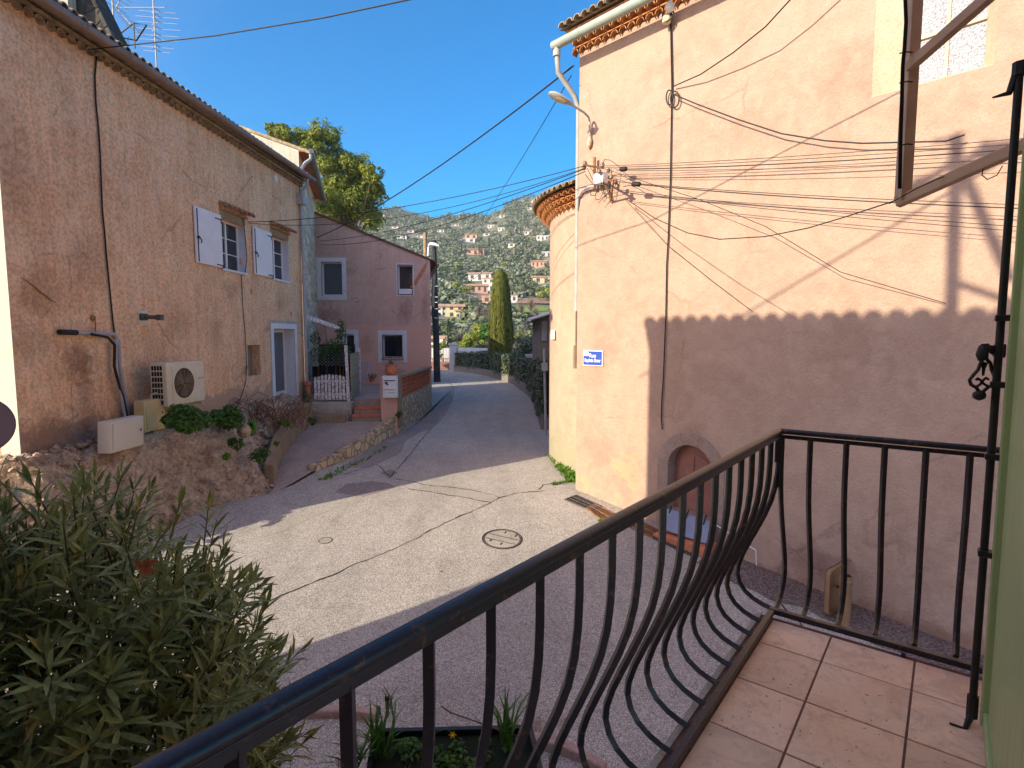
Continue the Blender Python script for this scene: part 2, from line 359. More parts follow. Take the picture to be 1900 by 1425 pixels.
mt['ggreen'] = M('pale_green_gutter', (.34,.38,.33), .45, .1, 2)
mt['pvc'] = M('grey_pvc', (.42,.39,.40), .4, .1, 3)
mt['lampg'] = M('lamp_grey', (.42,.41,.38), .45, .1, 4)
mt['black'] = M('black_metal', (.018,.016,.017), .45, .3, 8, .1, 60, spec=.4)
mt['rail'] = M('old_black_paint', (.012,.012,.02), .38, 0, 30, .12, 90, spec=.6, col2=(.10,.045,.022), lo=.60, hi=.66)
mt['cable'] = M('black_cable', (.02,.017,.016), .6, .2, 3)
mt['rust'] = M('rusty_iron', (.20,.09,.045), .8, .3, 12, .4, 60, col2=(.38,.2,.1))
mt['iron'] = M('cast_iron', (.10,.085,.075), .6, .3, 12, .3, 60)
mt['wood'] = M('weathered_wood', (.34,.22,.13), .8, .3, 8, .3, 40)
mt['greyw'] = M('peeling_white_wood', (.50,.42,.40), .8, 0, 14, .2, 40, col2=(.85,.78,.77), lo=.45, hi=.52)
mt['reed'] = M('reed', (.42,.29,.17), .9, .3, 14, .6, 40)
mt['acw'] = M('aged_cream_metal', (.68,.60,.44), .45, .05, 3)
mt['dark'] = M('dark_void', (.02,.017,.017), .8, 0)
mt['box'] = M('cream_box', (.62,.50,.24), .5, .08, 3)
mt['boxw'] = M('rusty_white_box', (.62,.56,.47), .5, 0, 18, .1, 40, col2=(.62,.56,.47))
mt['glass'] = glassmat('window_glass')
mt['glassg'] = glassmat('dull_glass', (.10,.11,.13), .25)
mt['doorp'] = M('pink_door_paint', (.30,.13,.10), .6, .15, 3, .2, 25)
mt['splay'] = stucco('stone_splay', (.64,.56,.40), (.56,.48,.33), (.70,.62,.46), grain=30, bump=.4, bsc=18, speck=.2)
mt['tanpost'] = M('tan_post_paint', (.29,.165,.085), .55, .15, 4, .15, 30)
mt['dstn'] = stucco('door_stone', (.36,.25,.20), (.42,.31,.25), (.30,.20,.16), grain=30, bump=.8, bsc=18, speck=.3)
mt['blueg'] = M('blue_grey_sheet', (.22,.24,.33), .5, .1, 3)
mt['green'] = M('green_paint', (.40,.50,.22), .42, .06, 2, .06, 20)
mt['beige'] = M('beige_paint', (.66,.47,.31), .55, .15, 4, .15, 30)
mt['signb'] = M('enamel_blue', (.045,.09,.42), .25, .05, 3)
mt['signw'] = M('enamel_white', (.8,.8,.82), .3, .02, 3)
mt['signg'] = M('sign_back', (.34,.26,.30), .4, .1, 3)
mt['signp'] = M('sign_rim', (.28,.12,.30), .4, .1, 3)
mt['leafo'] = leafmat('oleander_leaf', (.14,.175,.055), (.36,.41,.14), 5, .40, .15)
mt['leafyel'] = leafmat('yellowed_leaf', (.30,.24,.05), (.42,.32,.08), 6, .5, .3)
mt['leafy'] = leafmat('young_leaf', (.17,.20,.045), (.28,.30,.08), 6, .45, .25)
mt['stem'] = M('shoot_stem', (.12,.11,.05), .7, .3, 8)
mt['hedge'] = leafmat('hedge_leaf', (.05,.075,.035), (.17,.20,.10), 4, .4, .1)
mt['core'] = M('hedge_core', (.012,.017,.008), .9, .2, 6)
mt['cyp'] = leafmat('cypress_leaf', (.10,.115,.018), (.22,.22,.035), 2.5, .7, .2)
mt['pine'] = leafmat('pine_needles', (.10,.14,.015), (.30,.34,.04), 1.2, .6, .3)
mt['bushg'] = leafmat('bright_leaf', (.035,.10,.010), (.09,.20,.025), 5, .5, .3)
mt['weed'] = leafmat('weed_leaf', (.09,.2,.02), (.2,.36,.05), 5, .5, .3)
mt['yel'] = leafmat('yellow_green_leaf', (.16,.21,.02), (.34,.38,.06), 2, .5, .3)
mt['olive'] = leafmat('olive_leaf', (.16,.18,.11), (.33,.34,.23), .12, .6, .1)
mt['oak'] = leafmat('dark_oak_leaf', (.085,.11,.05), (.19,.215,.10), .1, .6, .1)
mt['bare'] = M('bare_twigs', (.16,.115,.085), .9, .2, .2)
mt['hcyp'] = leafmat('far_cypress_leaf', (.035,.052,.022), (.07,.09,.035), .3, .6, .05)
mt['bark'] = M('bark', (.17,.11,.075), .9, .3, 8, .6, 20)
mt['twig'] = M('dry_twigs', (.18,.085,.045), .9, .3, 6)
mt['palm'] = leafmat('palm_leaf', (.10,.13,.05), (.22,.25,.10), 2, .5, .2)
mt['flower'] = M('yellow_petals', (.85,.6,.03), .5, .1, 8)
mt['red'] = M('red_petals', (.55,.03,.03), .5, .1, 8)
mt['deadleaf'] = leafmat('brown_leaf', (.26,.07,.03), (.42,.14,.06), 10, .6, .3)
mt['villaw'] = M('villa_white', (.72,.68,.60), .8, .1, .3)
mt['villac'] = M('villa_cream', (.70,.58,.34), .8, .08, .3)
mt['villap'] = M('villa_pink', (.62,.36,.25), .8, .08, .3)
mt['villaw2'] = M('villa_window', (.09,.08,.085), .5, .1, .3)
mt['vroof'] = M('villa_tiles', (.42,.24,.14), .85, .2, .6, col2=(.55,.36,.24))
mt['edge'] = stucco('pink_kerb', (.50,.33,.27), (.42,.27,.22), (.58,.42,.35), grain=30, bump=1, bsc=20)
mt['bluewall'] = M('white_garden_wall', (.62,.62,.62), .7, .08, 1)
mt['browng'] = M('brown_gate_paint', (.30,.16,.12), .6, .1, 2)
mt['nshade'] = stucco('house_render', (.55,.38,.27), (.5,.34,.24), (.6,.43,.32))
mt['greyh'] = stucco('grey_house_render', (.30,.26,.22), (.26,.22,.18), (.34,.30,.25), streak=.3)
def tilefloor(k=1, seed=0):
    m, t, b = nodes('floor_tile'); co = obco(t); b.inputs['Roughness'].default_value = .55; b.inputs['Specular IOR Level'].default_value = .3
    c = mix(t, ramp(t, noise(t, co, 2.2, 5, .6, .5), [(.35, 0.), (.65, 1.)]), mul((.90,.57,.37), k), mul((.97,.70,.49), k))
    c = mix(t, .8, c, ramp(t, noise(t, obco(t, (1, 1, 1)), 3.1+seed, 6, .75, 1.2), [(.40, .78), (.52, 1.)]), 'MULTIPLY')
    c = mix(t, 1, c, ramp(t, noise(t, co, 60+seed, 2, .5), [(.27, .35), (.31, 1.)]), 'MULTIPLY')
    c = mix(t, .5, c, ramp(t, noise(t, co, 14, 6, .8, .5), [(.30, .55), (.48, 1.)]), 'MULTIPLY')
    t.links.new(c, b.inputs['Base Color']); bumpn(t, b, noise(t, co, 40, 4), .15, .004); return m
mt['floor'] = tilefloor(); mt['floor2'] = tilefloor(.90, 1.3); mt['floor3'] = tilefloor(1.04, 2.7)
mt['grout'] = M('grout', (.20,.10,.07), .9, .2, 20)
def hillmat():
    m, t, b = nodes('hillside_ground'); co = obco(t); b.inputs['Roughness'].default_value = .95; b.inputs['Specular IOR Level'].default_value = .1
    c = ramp(t, noise(t, co, .02, 6, .7, .4), [(.35, (.15,.15,.09)), (.5, (.19,.20,.11)), (.62, (.36,.30,.22))])
    wv = noise(t, obco(t, (.3, .3, 9)), .12, 3, .5, .2)
    c = mix(t, .7, c, ramp(t, wv, [(.40, .35), (.5, 1.)]), 'MULTIPLY')
    t.links.new(c, b.inputs['Base Color']); return m
mt['hill'] = hillmat()
mt['grass'] = M('terrace_grass', (.13,.20,.04), .9, .25, .2, col2=(.22,.27,.07))
def interp(K, x):
    if x <= K[0][0]: return K[0][1]
    for a, b in zip(K, K[1:]):
        if x <= b[0]: return a[1]+(b[1]-a[1])*(x-a[0])/(b[0]-a[0])
    return K[-1][1]
# ================================================================== GROUND, ROAD
XL = [(-30,-14),(2,-10),(6,-8.0),(8,-7.2),(9.5,-6.9),(11.75,-6.42),(12.29,-5.6),(13,-5.25),(14.32,-4.95),(15.66,-4.63),(17.43,-4.29),(20.46,-4.01),(23.23,-3.87),(26.4,-3.84),(34.4,-5.5),(36,-18),(62,-18)]
XR = [(-30,41.8),(13.1,1.62),(13.6,2.6),(14.1,2.2),(15.0,1.35),(16.0,1.15),(17.0,1.3),(18,1.5),(21,1.3),(24,1.22),(31.8,.95),(40.25,0),(48.7,-2.3),(56.6,-5.7),(60,-14)]
def sheet(name, y0, y1, dy, xl, xr, nx, dz, mat, **k):
    mb = MB(); ys = []; y = y0
    while y < y1+1e-6: ys.append(y); y += dy
    for y in ys:
        a, b = interp(xl, y), interp(xr, y)
        for i in range(nx+1):
            x = a+(b-a)*i/nx; mb.v.append((x, y, g(x, y)+dz))
    for j in range(len(ys)-1):
        for i in range(nx):
            q = j*(nx+1)+i; mb.f.append((q, q+1, q+nx+2, q+nx+1)); mb.m.append(0)
    return mb.build(name, mat, kind='structure', **k)
sheet('ground', -30, 72, 1.0, [(0, -80)], [(0, 80)], 80, -.06, mt['soil'])
sheet('road', -30, 59.5, .5, XL, XR, 30, 0, mt['asph'])
def ribbon(mb, pts, wd, dz, m=0):
    P = []
    for a, b in zip(pts, pts[1:]):
        n = max(2, int((b-a).length/.12))
        for i in range(n):
            q = a.lerp(b, i/n); P.append(V((q.x+random.uniform(-.02, .02), q.y+random.uniform(-.02, .02), 0)))
    P.append(pts[-1]); k0 = len(mb.v)
    for i, p in enumerate(P):
        d = P[min(i+1, len(P)-1)]-P[max(0, i-1)]; d.z = 0; d.normalize(); nn = V((d.y, -d.x, 0))*wd*.5*random.uniform(.3, 1.3)
        for q in (p+nn, p-nn): mb.v.append((q.x, q.y, g(q.x, q.y)+dz))
    for i in range(len(P)-1):
        q = k0+2*i; mb.f.append((q, q+1, q+3, q+2)); mb.m.append(m)
seams = [[(470,1122),(510,1111),(606,1071),(665,1045),(731,1019),(768,1001),(824,971),(908,935),(927,924),(964,914),(1012,911)],
 [(757,907),(842,920),(912,933)],[(790,900),(860,907),(916,918),(927,924)],[(724,887),(760,845),(798,798),(824,772),(838,745),(842,722),(832,706),(808,700)],
 [(717,887),(768,894),(790,900)],[(700,862),(724,887)],[(1000,909),(1008,900),(1041,894)],[(1300,1035),(1370,1068),(1430,1105),(1480,1150),(1500,1180)],[(640,880),(700,862)]]
mb = MB()
for s_ in seams: ribbon(mb, [G(*p) for p in s_], .03, .005)
mb.build('road_seams', mt['tar'], kind='structure')
def patch(px, mat, name='road_patch', dz=.004):
    pts = [G(*p) for p in px]; c = sum(pts, V())/len(pts); mb = MB(); k = 8
    # small grid fan so that the patch follows the ground
    n = len(pts); mb.v.append((c.x, c.y, g(c.x, c.y)+dz))
    for r_ in range(1, k+1):
        for p in pts:
            q = c.lerp(p, r_/k); mb.v.append((q.x, q.y, g(q.x, q.y)+dz))
    for i in range(n): mb.f.append((0, 1+i, 1+(i+1) % n)); mb.m.append(0)
    for r_ in range(k-1):
        for i in range(n):
            a = 1+r_*n+i; b = 1+r_*n+(i+1) % n; mb.f.append((a, a+n, b+n, b)); mb.m.append(0)
    return mb.build(name, mat, kind='structure')
patch([(621,914),(643,898),(690,893),(722,897),(735,904),(676,922)], mt['patch'])
patch([(706,878),(726,871),(738,877),(722,887)], mt['patch'])
patch([(527,985),(480,1000),(500,967),(600,945),(700,918),(755,905),(658,927)], mt['concl'])
patch([(800,898),(870,905),(925,925),(905,932),(850,921),(770,908)], mt['concl'])
patch([(700,860),(740,842),(800,795),(824,768),(838,742),(838,722),(803,760),(790,772),(750,800),(700,828),(640,862),(610,880),(660,880)], mt['asphf'])
# gravel strip and broken kerb at the foot of the church
CH = Fr((1.53, 13.1), 137.0)       # the church street wall: s grows towards the camera's right
mb = MB()
for i in range(60):
    s0, s1 = 3.6+i*.1, 3.7+i*.1
    def q(s_, d): p = CH.P(s_, 0, d); return (p.x, p.y, g(p.x, p.y)+.012)
    w0 = .85+.08*math.sin(s0*3)+.05*math.sin(s0*9); w1 = .85+.08*math.sin(s1*3)+.05*math.sin(s1*9)
    for k in range(4):
        mb.poly([q(s0, w0*k/4), q(s1, w1*k/4), q(s1, w1*(k+1)/4), q(s0, w0*(k+1)/4)])
mb.build('gravel_gutter', mt['grav'], kind='structure')
# ------------------------------------------------------------------ hillside
HE = [(58,-.080),(80,-.068),(110,-.035),(150,.020),(190,.050),(230,.075),(330,.12),(470,.168),(650,.216),(900,.17)]
SK = [(-1.2,.20),(-.55,.212),(-.25,.222),(-.20,.224),(-.145,.215),(-.08,.212),(-.043,.212),(-.01,.226),(.03,.241),(.07,.256),(.3,.28),(1.2,.24)]
def H(X, Y):
    e = interp(HE, Y); u = X/Y
    if e > 0: e *= 1+(interp(SK, u)/.216-1)*min(1, Y/500)
    n = math.sin(X*.031+Y*.017)*math.cos(Y*.023-X*.011)+.5*math.sin(X*.09+1)*math.sin(Y*.07)+.35*math.sin(u*60+Y*.03)
    return Y*e+n*Y*.004*(1 if Y > 90 else 0)
mb = MB(); YS = []; y = 62.
while y < 900: YS.append(y); y *= 1.022
NU = 150
for y in YS:
    for i in range(NU+1):
        x = y*(-1.15+2.3*i/NU); mb.v.append((x, y, H(x, y)))
for j in range(len(YS)-1):
    for i in range(NU):
        q = j*(NU+1)+i; mb.f.append((q, q+1, q+NU+2, q+NU+1)); mb.m.append(0)
mb.build('hillside', mt['hill'], kind='structure', smooth=True)
def Hhit(px, py, y0=64.):
    d = ray(px, py); y = y0
    while y < 890:
        p = d*(y/d.y)
        if p.z < H(p.x, p.y): return p
        y *= 1.004
    return None
# villas on the hill ------------------------------------------------
def villa(px, py, wpx, hpx, wall, label, name='villa', roofk='gable', yaw=0, nw=3, st=1, wing=None, group='villas scattered over the hillside'):
    b = Hhit(px, py) or at(px, py, 600); Y = b.y; W = wpx*Y/F; Hh = hpx*Y/F; dp = W*.7
    t = T(name, label, 'house', b, group)
    u = V((math.cos(yaw), math.sin(yaw), 0)); n = V((math.sin(yaw), -math.cos(yaw), 0))
    def P(a, z, d): return b+u*a+n*d+V((0, 0, z))
    m = MB().box(P(-W/2, -3, 0), u*W, n*-dp, V((0, 0, Hh+3)))
    if wing: a0, ww, wh = wing; m.box(P(a0*W, -3, W*.12), u*ww*W, n*-dp*.8, V((0, 0, Hh*wh+3)))
    m.build('wall', wall, t)
    if roofk == 'gable':
        o = .06*W; r = MB()
        r.prism([P(-W/2-o, Hh+.02*W-.1, o), P(-W/2-o, Hh+.10*W, -dp/2), P(-W/2-o, Hh+.02*W-.1, -dp-o), P(-W/2-o, Hh+.02*W-.35, -dp-o), P(-W/2-o, Hh+.02*W-.35, o)], u*(W+2*o))
        if wing:
            r.prism([P(a0*W-o, Hh*wh, W*.12+o), P(a0*W-o, Hh*wh+.07*W, -dp*.3), P(a0*W-o, Hh*wh+.05*W, -dp*.3), P(a0*W-o, Hh*wh-.25, W*.12+o)], u*(ww*W+2*o))
        r.build('roof', mt['vroof'], t)
    elif roofk == 'flat':
        MB().box(P(-W/2-.3, Hh, .4), u*(W+.6), n*-(dp+.6), V((0, 0, .35))).build('roof', mt['villaw'], t)
    fl = Hh/st
    for k in range(st):
        for j in range(nw):
            a = -W/2+W*(j+.5)/nw; ww_ = W/nw*.42; z0 = fl*k+fl*(.12 if k == 0 and j % 2 else .32)
            MB().box(P(a-ww_/2, z0, .03), u*ww_, n*-.2, V((0, 0, fl*.80-(z0-fl*k)))).build('window', mt['villaw2'], t)
    return t
VW, VC, VP = mt['villaw'], mt['villac'], mt['villap']
vil = [(838,588,46,20,VC,'yellow two-storey villa just right of the black street pole',dict(st=2,nw=3,yaw=.15,wing=(.15,.4,.6))),
 (809,587,24,17,VW,'white villa partly hidden behind the black street pole',dict(st=2,nw=2)),
 (890,521,42,13,VW,'long white villa with a low tiled roof above the terracotta-roofed one',dict(st=1,nw=3,yaw=-.1)),
 (884,543,42,13,VP,'villa with a wide brown tiled roof left of the tall clipped cypress',dict(nw=4,yaw=.1)),
 (906,540,22,23,VW,'white two-storey villa touching the left side of the tall cypress top',dict(st=2,nw=2,yaw=-.2)),
 (903,564,18,14,VP,'small pink villa beside the clipped cypress above the lawn',dict(nw=1)),
 (954,562,12,14,VW,'white cabin with red roof on the right of the clipped cypress',dict(nw=1)),
 (1001,496,30,11,VP,'salmon villa with arched windows high beside the apse roof',dict(nw=4,yaw=-.1)),
 (1006,527,30,13,VC,'yellow villa whose right end is cut by the apse wall',dict(nw=2,yaw=.1)),
 (882,473,32,10,VP,'pink farmhouse half way up the hill between tall cypresses',dict(nw=3)),
 (874,444,22,9,VP,'orange-pink villa on the upper hill above the farmhouse',dict(nw=2)),
 (868,449,26,6,VW,'white terraced house just below the orange-pink villa',dict(roofk='flat',nw=2)),
 (911,423,12,5,VW,'tiny white block near the skyline left of centre',dict(roofk='flat',nw=2)),
 (930,428,12,5,VW,'tiny white block right of its twin under the skyline',dict(roofk='flat',nw=2)),
 (980,436,14,7,VW,'white house on the upper right slope beside the apse eave',dict(nw=2)),
 (949,459,12,7,VW,'white gabled cottage on the slope over the clipped cypress',dict(nw=1)),
 (1007,446,22,8,VW,'white house with a long terrace left of the apse wall',dict(roofk='flat',nw=3)),
 (1014,476,16,8,VW,'blue-white modern house at the edge of the apse wall',dict(roofk='flat',nw=2)),
 (745,443,18,6,VW,'white house low on the left slope above the pink roof',dict(nw=2)),
 (782,442,16,5,VW,'white house near the top of the wooden pole',dict(nw=2)),
 (762,432,12,5,VW,'small white house in the trees on the left slope',dict(nw=1)),
 (706,402,14,4,VW,'white house on the left skyline beside the pine',dict(nw=2)),
 (733,424,12,4,VW,'pale house a little under the left skyline',dict(nw=1)),
 (817,431,13,5,VW,'white house straight above the lamp of the street pole',dict(nw=2)),
 (845,420,12,4,VW,'white house at the upper middle of the hill',dict(nw=2)),
 (932,404,10,5,VW,'white house on the skyline in the dip',dict(nw=1)),
 (903,438,12,5,VW,'white house among dark trees right of the orange-pink villa',dict(nw=1)),
 (1000,378,26,5,VW,'long pale wall-like house on the right summit',dict(roofk='flat',nw=4)),
 (985,390,14,4,VW,'pale terrace house just under the right summit',dict(roofk='flat',nw=2)),
 (813,640,34,14,VW,'white low house with a brown roof at the foot of the black street pole',dict(nw=3)),
 (810,612,22,13,VP,'pink house with a tile roof between the lawn and the pole',dict(nw=1))]
villas = []
for px, py, wp, hp, wl, lb, kw in vil:
    villas.append((px, py, wp, hp)); villa(px, py, wp, hp, wl, lb, **kw)
def near_villa(px, py):
    return any(abs(px-a) < w_/2+3 and b-h_-1 < py < b+h_*.7+5 for a, b, w_, h_ in villas)
# green lawn terraces and dry stone walls
def hstrip(x0, x1, ya, yb, mat, name, dz=.5):
    mb = MB(); n = 14; rows = 5
    for j in range(rows+1):
        for i in range(n+1):
            p = Hhit(x0+(x1-x0)*i/n, ya+(yb-ya)*j/rows) or V((0, 100, 0)); mb.v.append((p.x, p.y, H(p.x, p.y)+dz))
    for j in range(rows):
        for i in range(n):
            q = j*(n+1)+i; mb.f.append((q, q+1, q+n+2, q+n+1)); mb.m.append(0)
    mb.build(name, mat, kind='structure')
hstrip(806, 880, 612, 598, mt['grass'], 'lawn'); hstrip(955, 1022, 600, 572, mt['grass'], 'lawn'); hstrip(870, 905, 560, 548, mt['soil'], 'bare_slope'); hstrip(958, 1022, 566, 556, mt['soil'], 'bare_slope')
def terrace_wall(x0, y0, x1, y1, hp, label):
    mb = MB(); n = 12; A = [Hhit(x0+(x1-x0)*i/n, y0+(y1-y0)*i/n+math.sin(i)*.6) for i in range(n+1)]
    for a, b in zip(A, A[1:]):
        h_ = hp*a.y/F; mb.box(a-V((0, 0, 1)), b-a, V((0, .6, 0)), V((0, 0, h_+1)))
    mb.build('terrace_wall', mt['plaster'], loc=A[0], label=label, cat='wall')
terrace_wall(810, 616, 905, 613, 2.5, 'pale dry stone terrace wall below the green lawn')
terrace_wall(800, 600, 870, 594, 2, 'pale dry stone terrace wall above the green lawn')
terrace_wall(845, 567, 935, 560, 4, 'long retaining wall left of the clipped cypress')
terrace_wall(955, 618, 1020, 612, 3, 'pale stone wall low on the slope right of the cypress')
# trees on the hill
def proto_tree(name, kind, cat='tree'):
    t = T(name, 'x', cat, (0, -200, -40)); o = V((0, -200, -40))
    cr = MB(); tr = MB()
    if kind in ('olive', 'oak', 'yel'):
        for _ in range(6):
            c = o+V((random.uniform(-1.4, 1.4), random.uniform(-1.4, 1.4), random.uniform(2.4, 4.2))); r_ = random.uniform(1.1, 1.8)
            leaf_ball(cr, c, (r_, r_, r_*.8), 46, .42, .5)
        tr.tube([o, o+V((.15, 0, 1.6)), o+V((.5, .2, 3.2))], [.22, .16, .06], 6); tr.tube([o+V((.1, 0, 1.5)), o+V((-.7, -.2, 3.2))], [.12, .05], 5)
    elif kind == 'cyp':
        for k in range(9):
            z = .6+k*.95; r_ = .25+1.0*math.sin(min(1, (k+1.5)/6)*1.57)*(1 if k < 6 else (9-k)/3.6)
            leaf_ball(cr, o+V((0, 0, z)), (r_*.8, r_*.8, .8), 30, .38, .4, up=0, asp=.4)
        tr.tube([o-V((0, 0, .5)), o+V((0, 0, 6))], [.16, .05], 6)
    else:                                              # bare tree: fine fan of twigs
        for _ in range(80):
            a = random.uniform(0, 6.28); e = random.uniform(.5, 1.4); l = random.uniform(1.2, 2.6); s_ = o+V((0, 0, random.uniform(1.2, 2.6)))
            d = V((math.cos(a)*math.cos(e), math.sin(a)*math.cos(e), math.sin(e))); m_ = s_+d*l*.5
            cr.tube([s_, m_, m_+(d+V((random.uniform(-.5, .5), random.uniform(-.5, .5), .1)))*l*.6], [.06, .045, .02], 3, cap=False)
        tr.tube([o, o+V((.1, 0, 2.6))], [.2, .1], 6)
    cr.build('crown', {'olive': mt['olive'], 'oak': mt['oak'], 'cyp': mt['hcyp'], 'yel': mt['yel'], 'bare': mt['bare']}[kind], t); tr.build('trunk', mt['bark'], t)
    return t
HT = {'olive': ('olive_tree', 'grey-green olive tree on the hillside', 'olive trees on the hillside'),
      'oak': ('oak_tree', 'dark green bushy tree on the hillside', 'dark trees on the hillside'),
      'cyp': ('cypress_tree', 'slender dark cypress on the hillside', 'slim cypresses on the hillside'),
      'yel': ('mimosa_tree', 'bright yellow-green tree on the lower hillside', 'yellow-green trees on the hillside'),
      'bare': ('bare_tree', 'leafless brown tree on the hillside', 'leafless trees on the hillside')}
prot = {k: (proto_tree(HT[k][0], k), [0]) for k in HT}
def where(p):
    x_ = 950+F*p.x/p.y; y_ = 625-F*p.z/p.y
    a = 'left of the black pole' if x_ < 800 else 'left of the clipped cypress' if x_ < 925 else 'near the apse'
    b = 'low' if y_ > 560 else 'half way up' if y_ > 480 else 'high'
    return b+' on the hillside '+a
def put_tree(kind, p, s_):
    c = put_tree0(kind, p, s_); k = HT[kind]; c['label'] = k[1].replace(' on the lower hillside', '').replace(' on the hillside', '').replace(' standing far off', '')+' '+where(p); c['group'] = k[2].replace(' on the hillside', '')+' '+where(p); return c
def put_tree0(kind, p, s_):
    pr, used = prot[kind]
    if not used[0]:
        used[0] = 1; pr.location = p; pr.scale = s_; pr['label'] = HT[kind][1]; pr['group'] = HT[kind][2]; return pr
    c = copy_tree(pr, p, HT[kind][1], s_, random.uniform(0, 6.28)); c['group'] = HT[kind][2]; return c
cand = []
rs = random.Random(11)
for _ in range(5400):
    px = rs.uniform(640, 1060); py = 345+(640-345)*rs.random()**1.2
    if near_villa(px, py-2): continue
    if (802 < px < 884 and 596 < py < 614) or (952 < px < 1030 and 556 < py < 602): continue
    p = Hhit(px, py)
    if p is None or p.y > 760: continue
    cand.append((p, px, py))
cand.sort(key=lambda c: c[0].y)
nind = 230; cnt = 0; wood = MB()
for p, px, py in cand:
    p = V((p.x, p.y, H(p.x, p.y)))
    r_ = rs.random()
    if cnt < nind:
        kind = 'olive' if r_ < .50 else 'oak' if r_ < .70 else 'yel' if r_ < .82 else 'cyp' if r_ < .92 else 'bare'
        s_ = rs.uniform(.55, .95)*min(1.15, p.y/190) if kind != 'cyp' else rs.uniform(.6, 1.0)*min(1.2, p.y/200)
        put_tree(kind, p, (s_, s_, s_*rs.uniform(.85, 1.15))); cnt += 1
    else:
        h_ = rs.uniform(2.0, 4.6)*(p.y/470)**.3; mi = 0 if r_ < .42 else 1
        for _ in range(2):
            leaf_ball(wood, p+V((rs.uniform(-1.5, 1.5), rs.uniform(-1, 1), h_*rs.uniform(.4, .7))), (h_*.75, h_*.75, h_*.6), 15, .95, .4, m=mi)
wood.build('far_woodland', [mt['olive'], mt['oak']], kind='stuff', label='distant grey-green woodland covering the upper hillside', cat='woodland')
for px, py, hp in [(856,476,26),(864,472,18),(889,474,20),(893,476,15),(908,463,24),(926,476,22),(931,478,18),(938,470,16),(957,484,26),(970,470,18),(977,465,22),(983,468,16),(1000,466,20),(746,447,10),(751,449,12),(1008,412,9),(905,512,14),(948,437,9),(967,398,12),(978,392,9),(990,368,9),(896,485,16),(934,492,20),(962,498,16),(988,488,14),(875,502,12),(916,492,18)]:
    p = Hhit(px, py)
    if p: s_ = hp*p.y/F/9.0; put_tree('cyp', p, (s_*.95, s_*.95, s_))
for px, py, hp in [(858,508,22),(845,512,18),(995,548,16),(826,505,14),(1000,560,22),(1012,558,26),(840,545,24),(862,550,20),(830,560,18),(870,545,16),(940,500,16)]:
    p = Hhit(px, py)
    if p: s_ = hp*p.y/F/5.2; put_tree('yel', p, (s_*1.2, s_*1.2, s_))
for px, py, hp in [(915,610,48),(890,600,40),(968,590,30),(985,585,34),(905,620,40),(995,600,36)]:
    p = Hhit(px, py)
    if p: s_ = hp*p.y/F/5.0; put_tree('bare', p, (s_, s_, s_))
# ================================================================== ORANGE HOUSE (left)
OR = Fr((-7.59, 18.6), 2.78)
S0, S1, ZB, ZT = -9.63, 1.5, -4.2, 5.50
def windims(fr, xl, xr, yt, yb, d=0):
    a = fr.pix(xl, yb, d); b = fr.pix(xr, yt, d); return (a[0], b[0], fr.pix((xl+xr)/2, yb, d)[1], fr.pix((xl+xr)/2, yt, d)[1])
oh = T('orange_house', 'ochre roughcast house on the left with white shutters, gutter and mottled stains', 'house', OR.P(-4, -2, 0))
w1 = windims(OR, 411, 453, 411, 502); w2 = windims(OR, 504, 534, 441, 519); dr = windims(OR, 512, 546, 610, 745); dr = (dr[0], dr[1], -2.05, dr[3]); ni = windims(OR, 461, 482, 640, 697)
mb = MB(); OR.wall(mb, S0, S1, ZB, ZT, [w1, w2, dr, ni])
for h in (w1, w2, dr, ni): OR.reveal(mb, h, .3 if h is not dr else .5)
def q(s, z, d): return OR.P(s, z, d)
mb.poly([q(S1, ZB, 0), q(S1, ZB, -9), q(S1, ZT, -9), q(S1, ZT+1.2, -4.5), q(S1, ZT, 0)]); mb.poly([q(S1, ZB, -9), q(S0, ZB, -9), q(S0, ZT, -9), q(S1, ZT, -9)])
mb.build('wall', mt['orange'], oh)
mb = MB(); mb.poly([q(S0, ZB, -.32), q(S0, ZT, -.32), q(S0, ZT+1.2, -4.5), q(S0, ZT, -9), q(S0, ZB, -9)]); mb.build('end_wall', mt['orange_end'], oh, )['label'] = 'sunlit peach end wall'
MB().box(q(S0-.012, ZB, .004), OR.u*.01, OR.n*-.326, V((0, 0, ZT-ZB))).build('corner_band', mt['cream'], oh)['label'] = 'cream painted corner band'
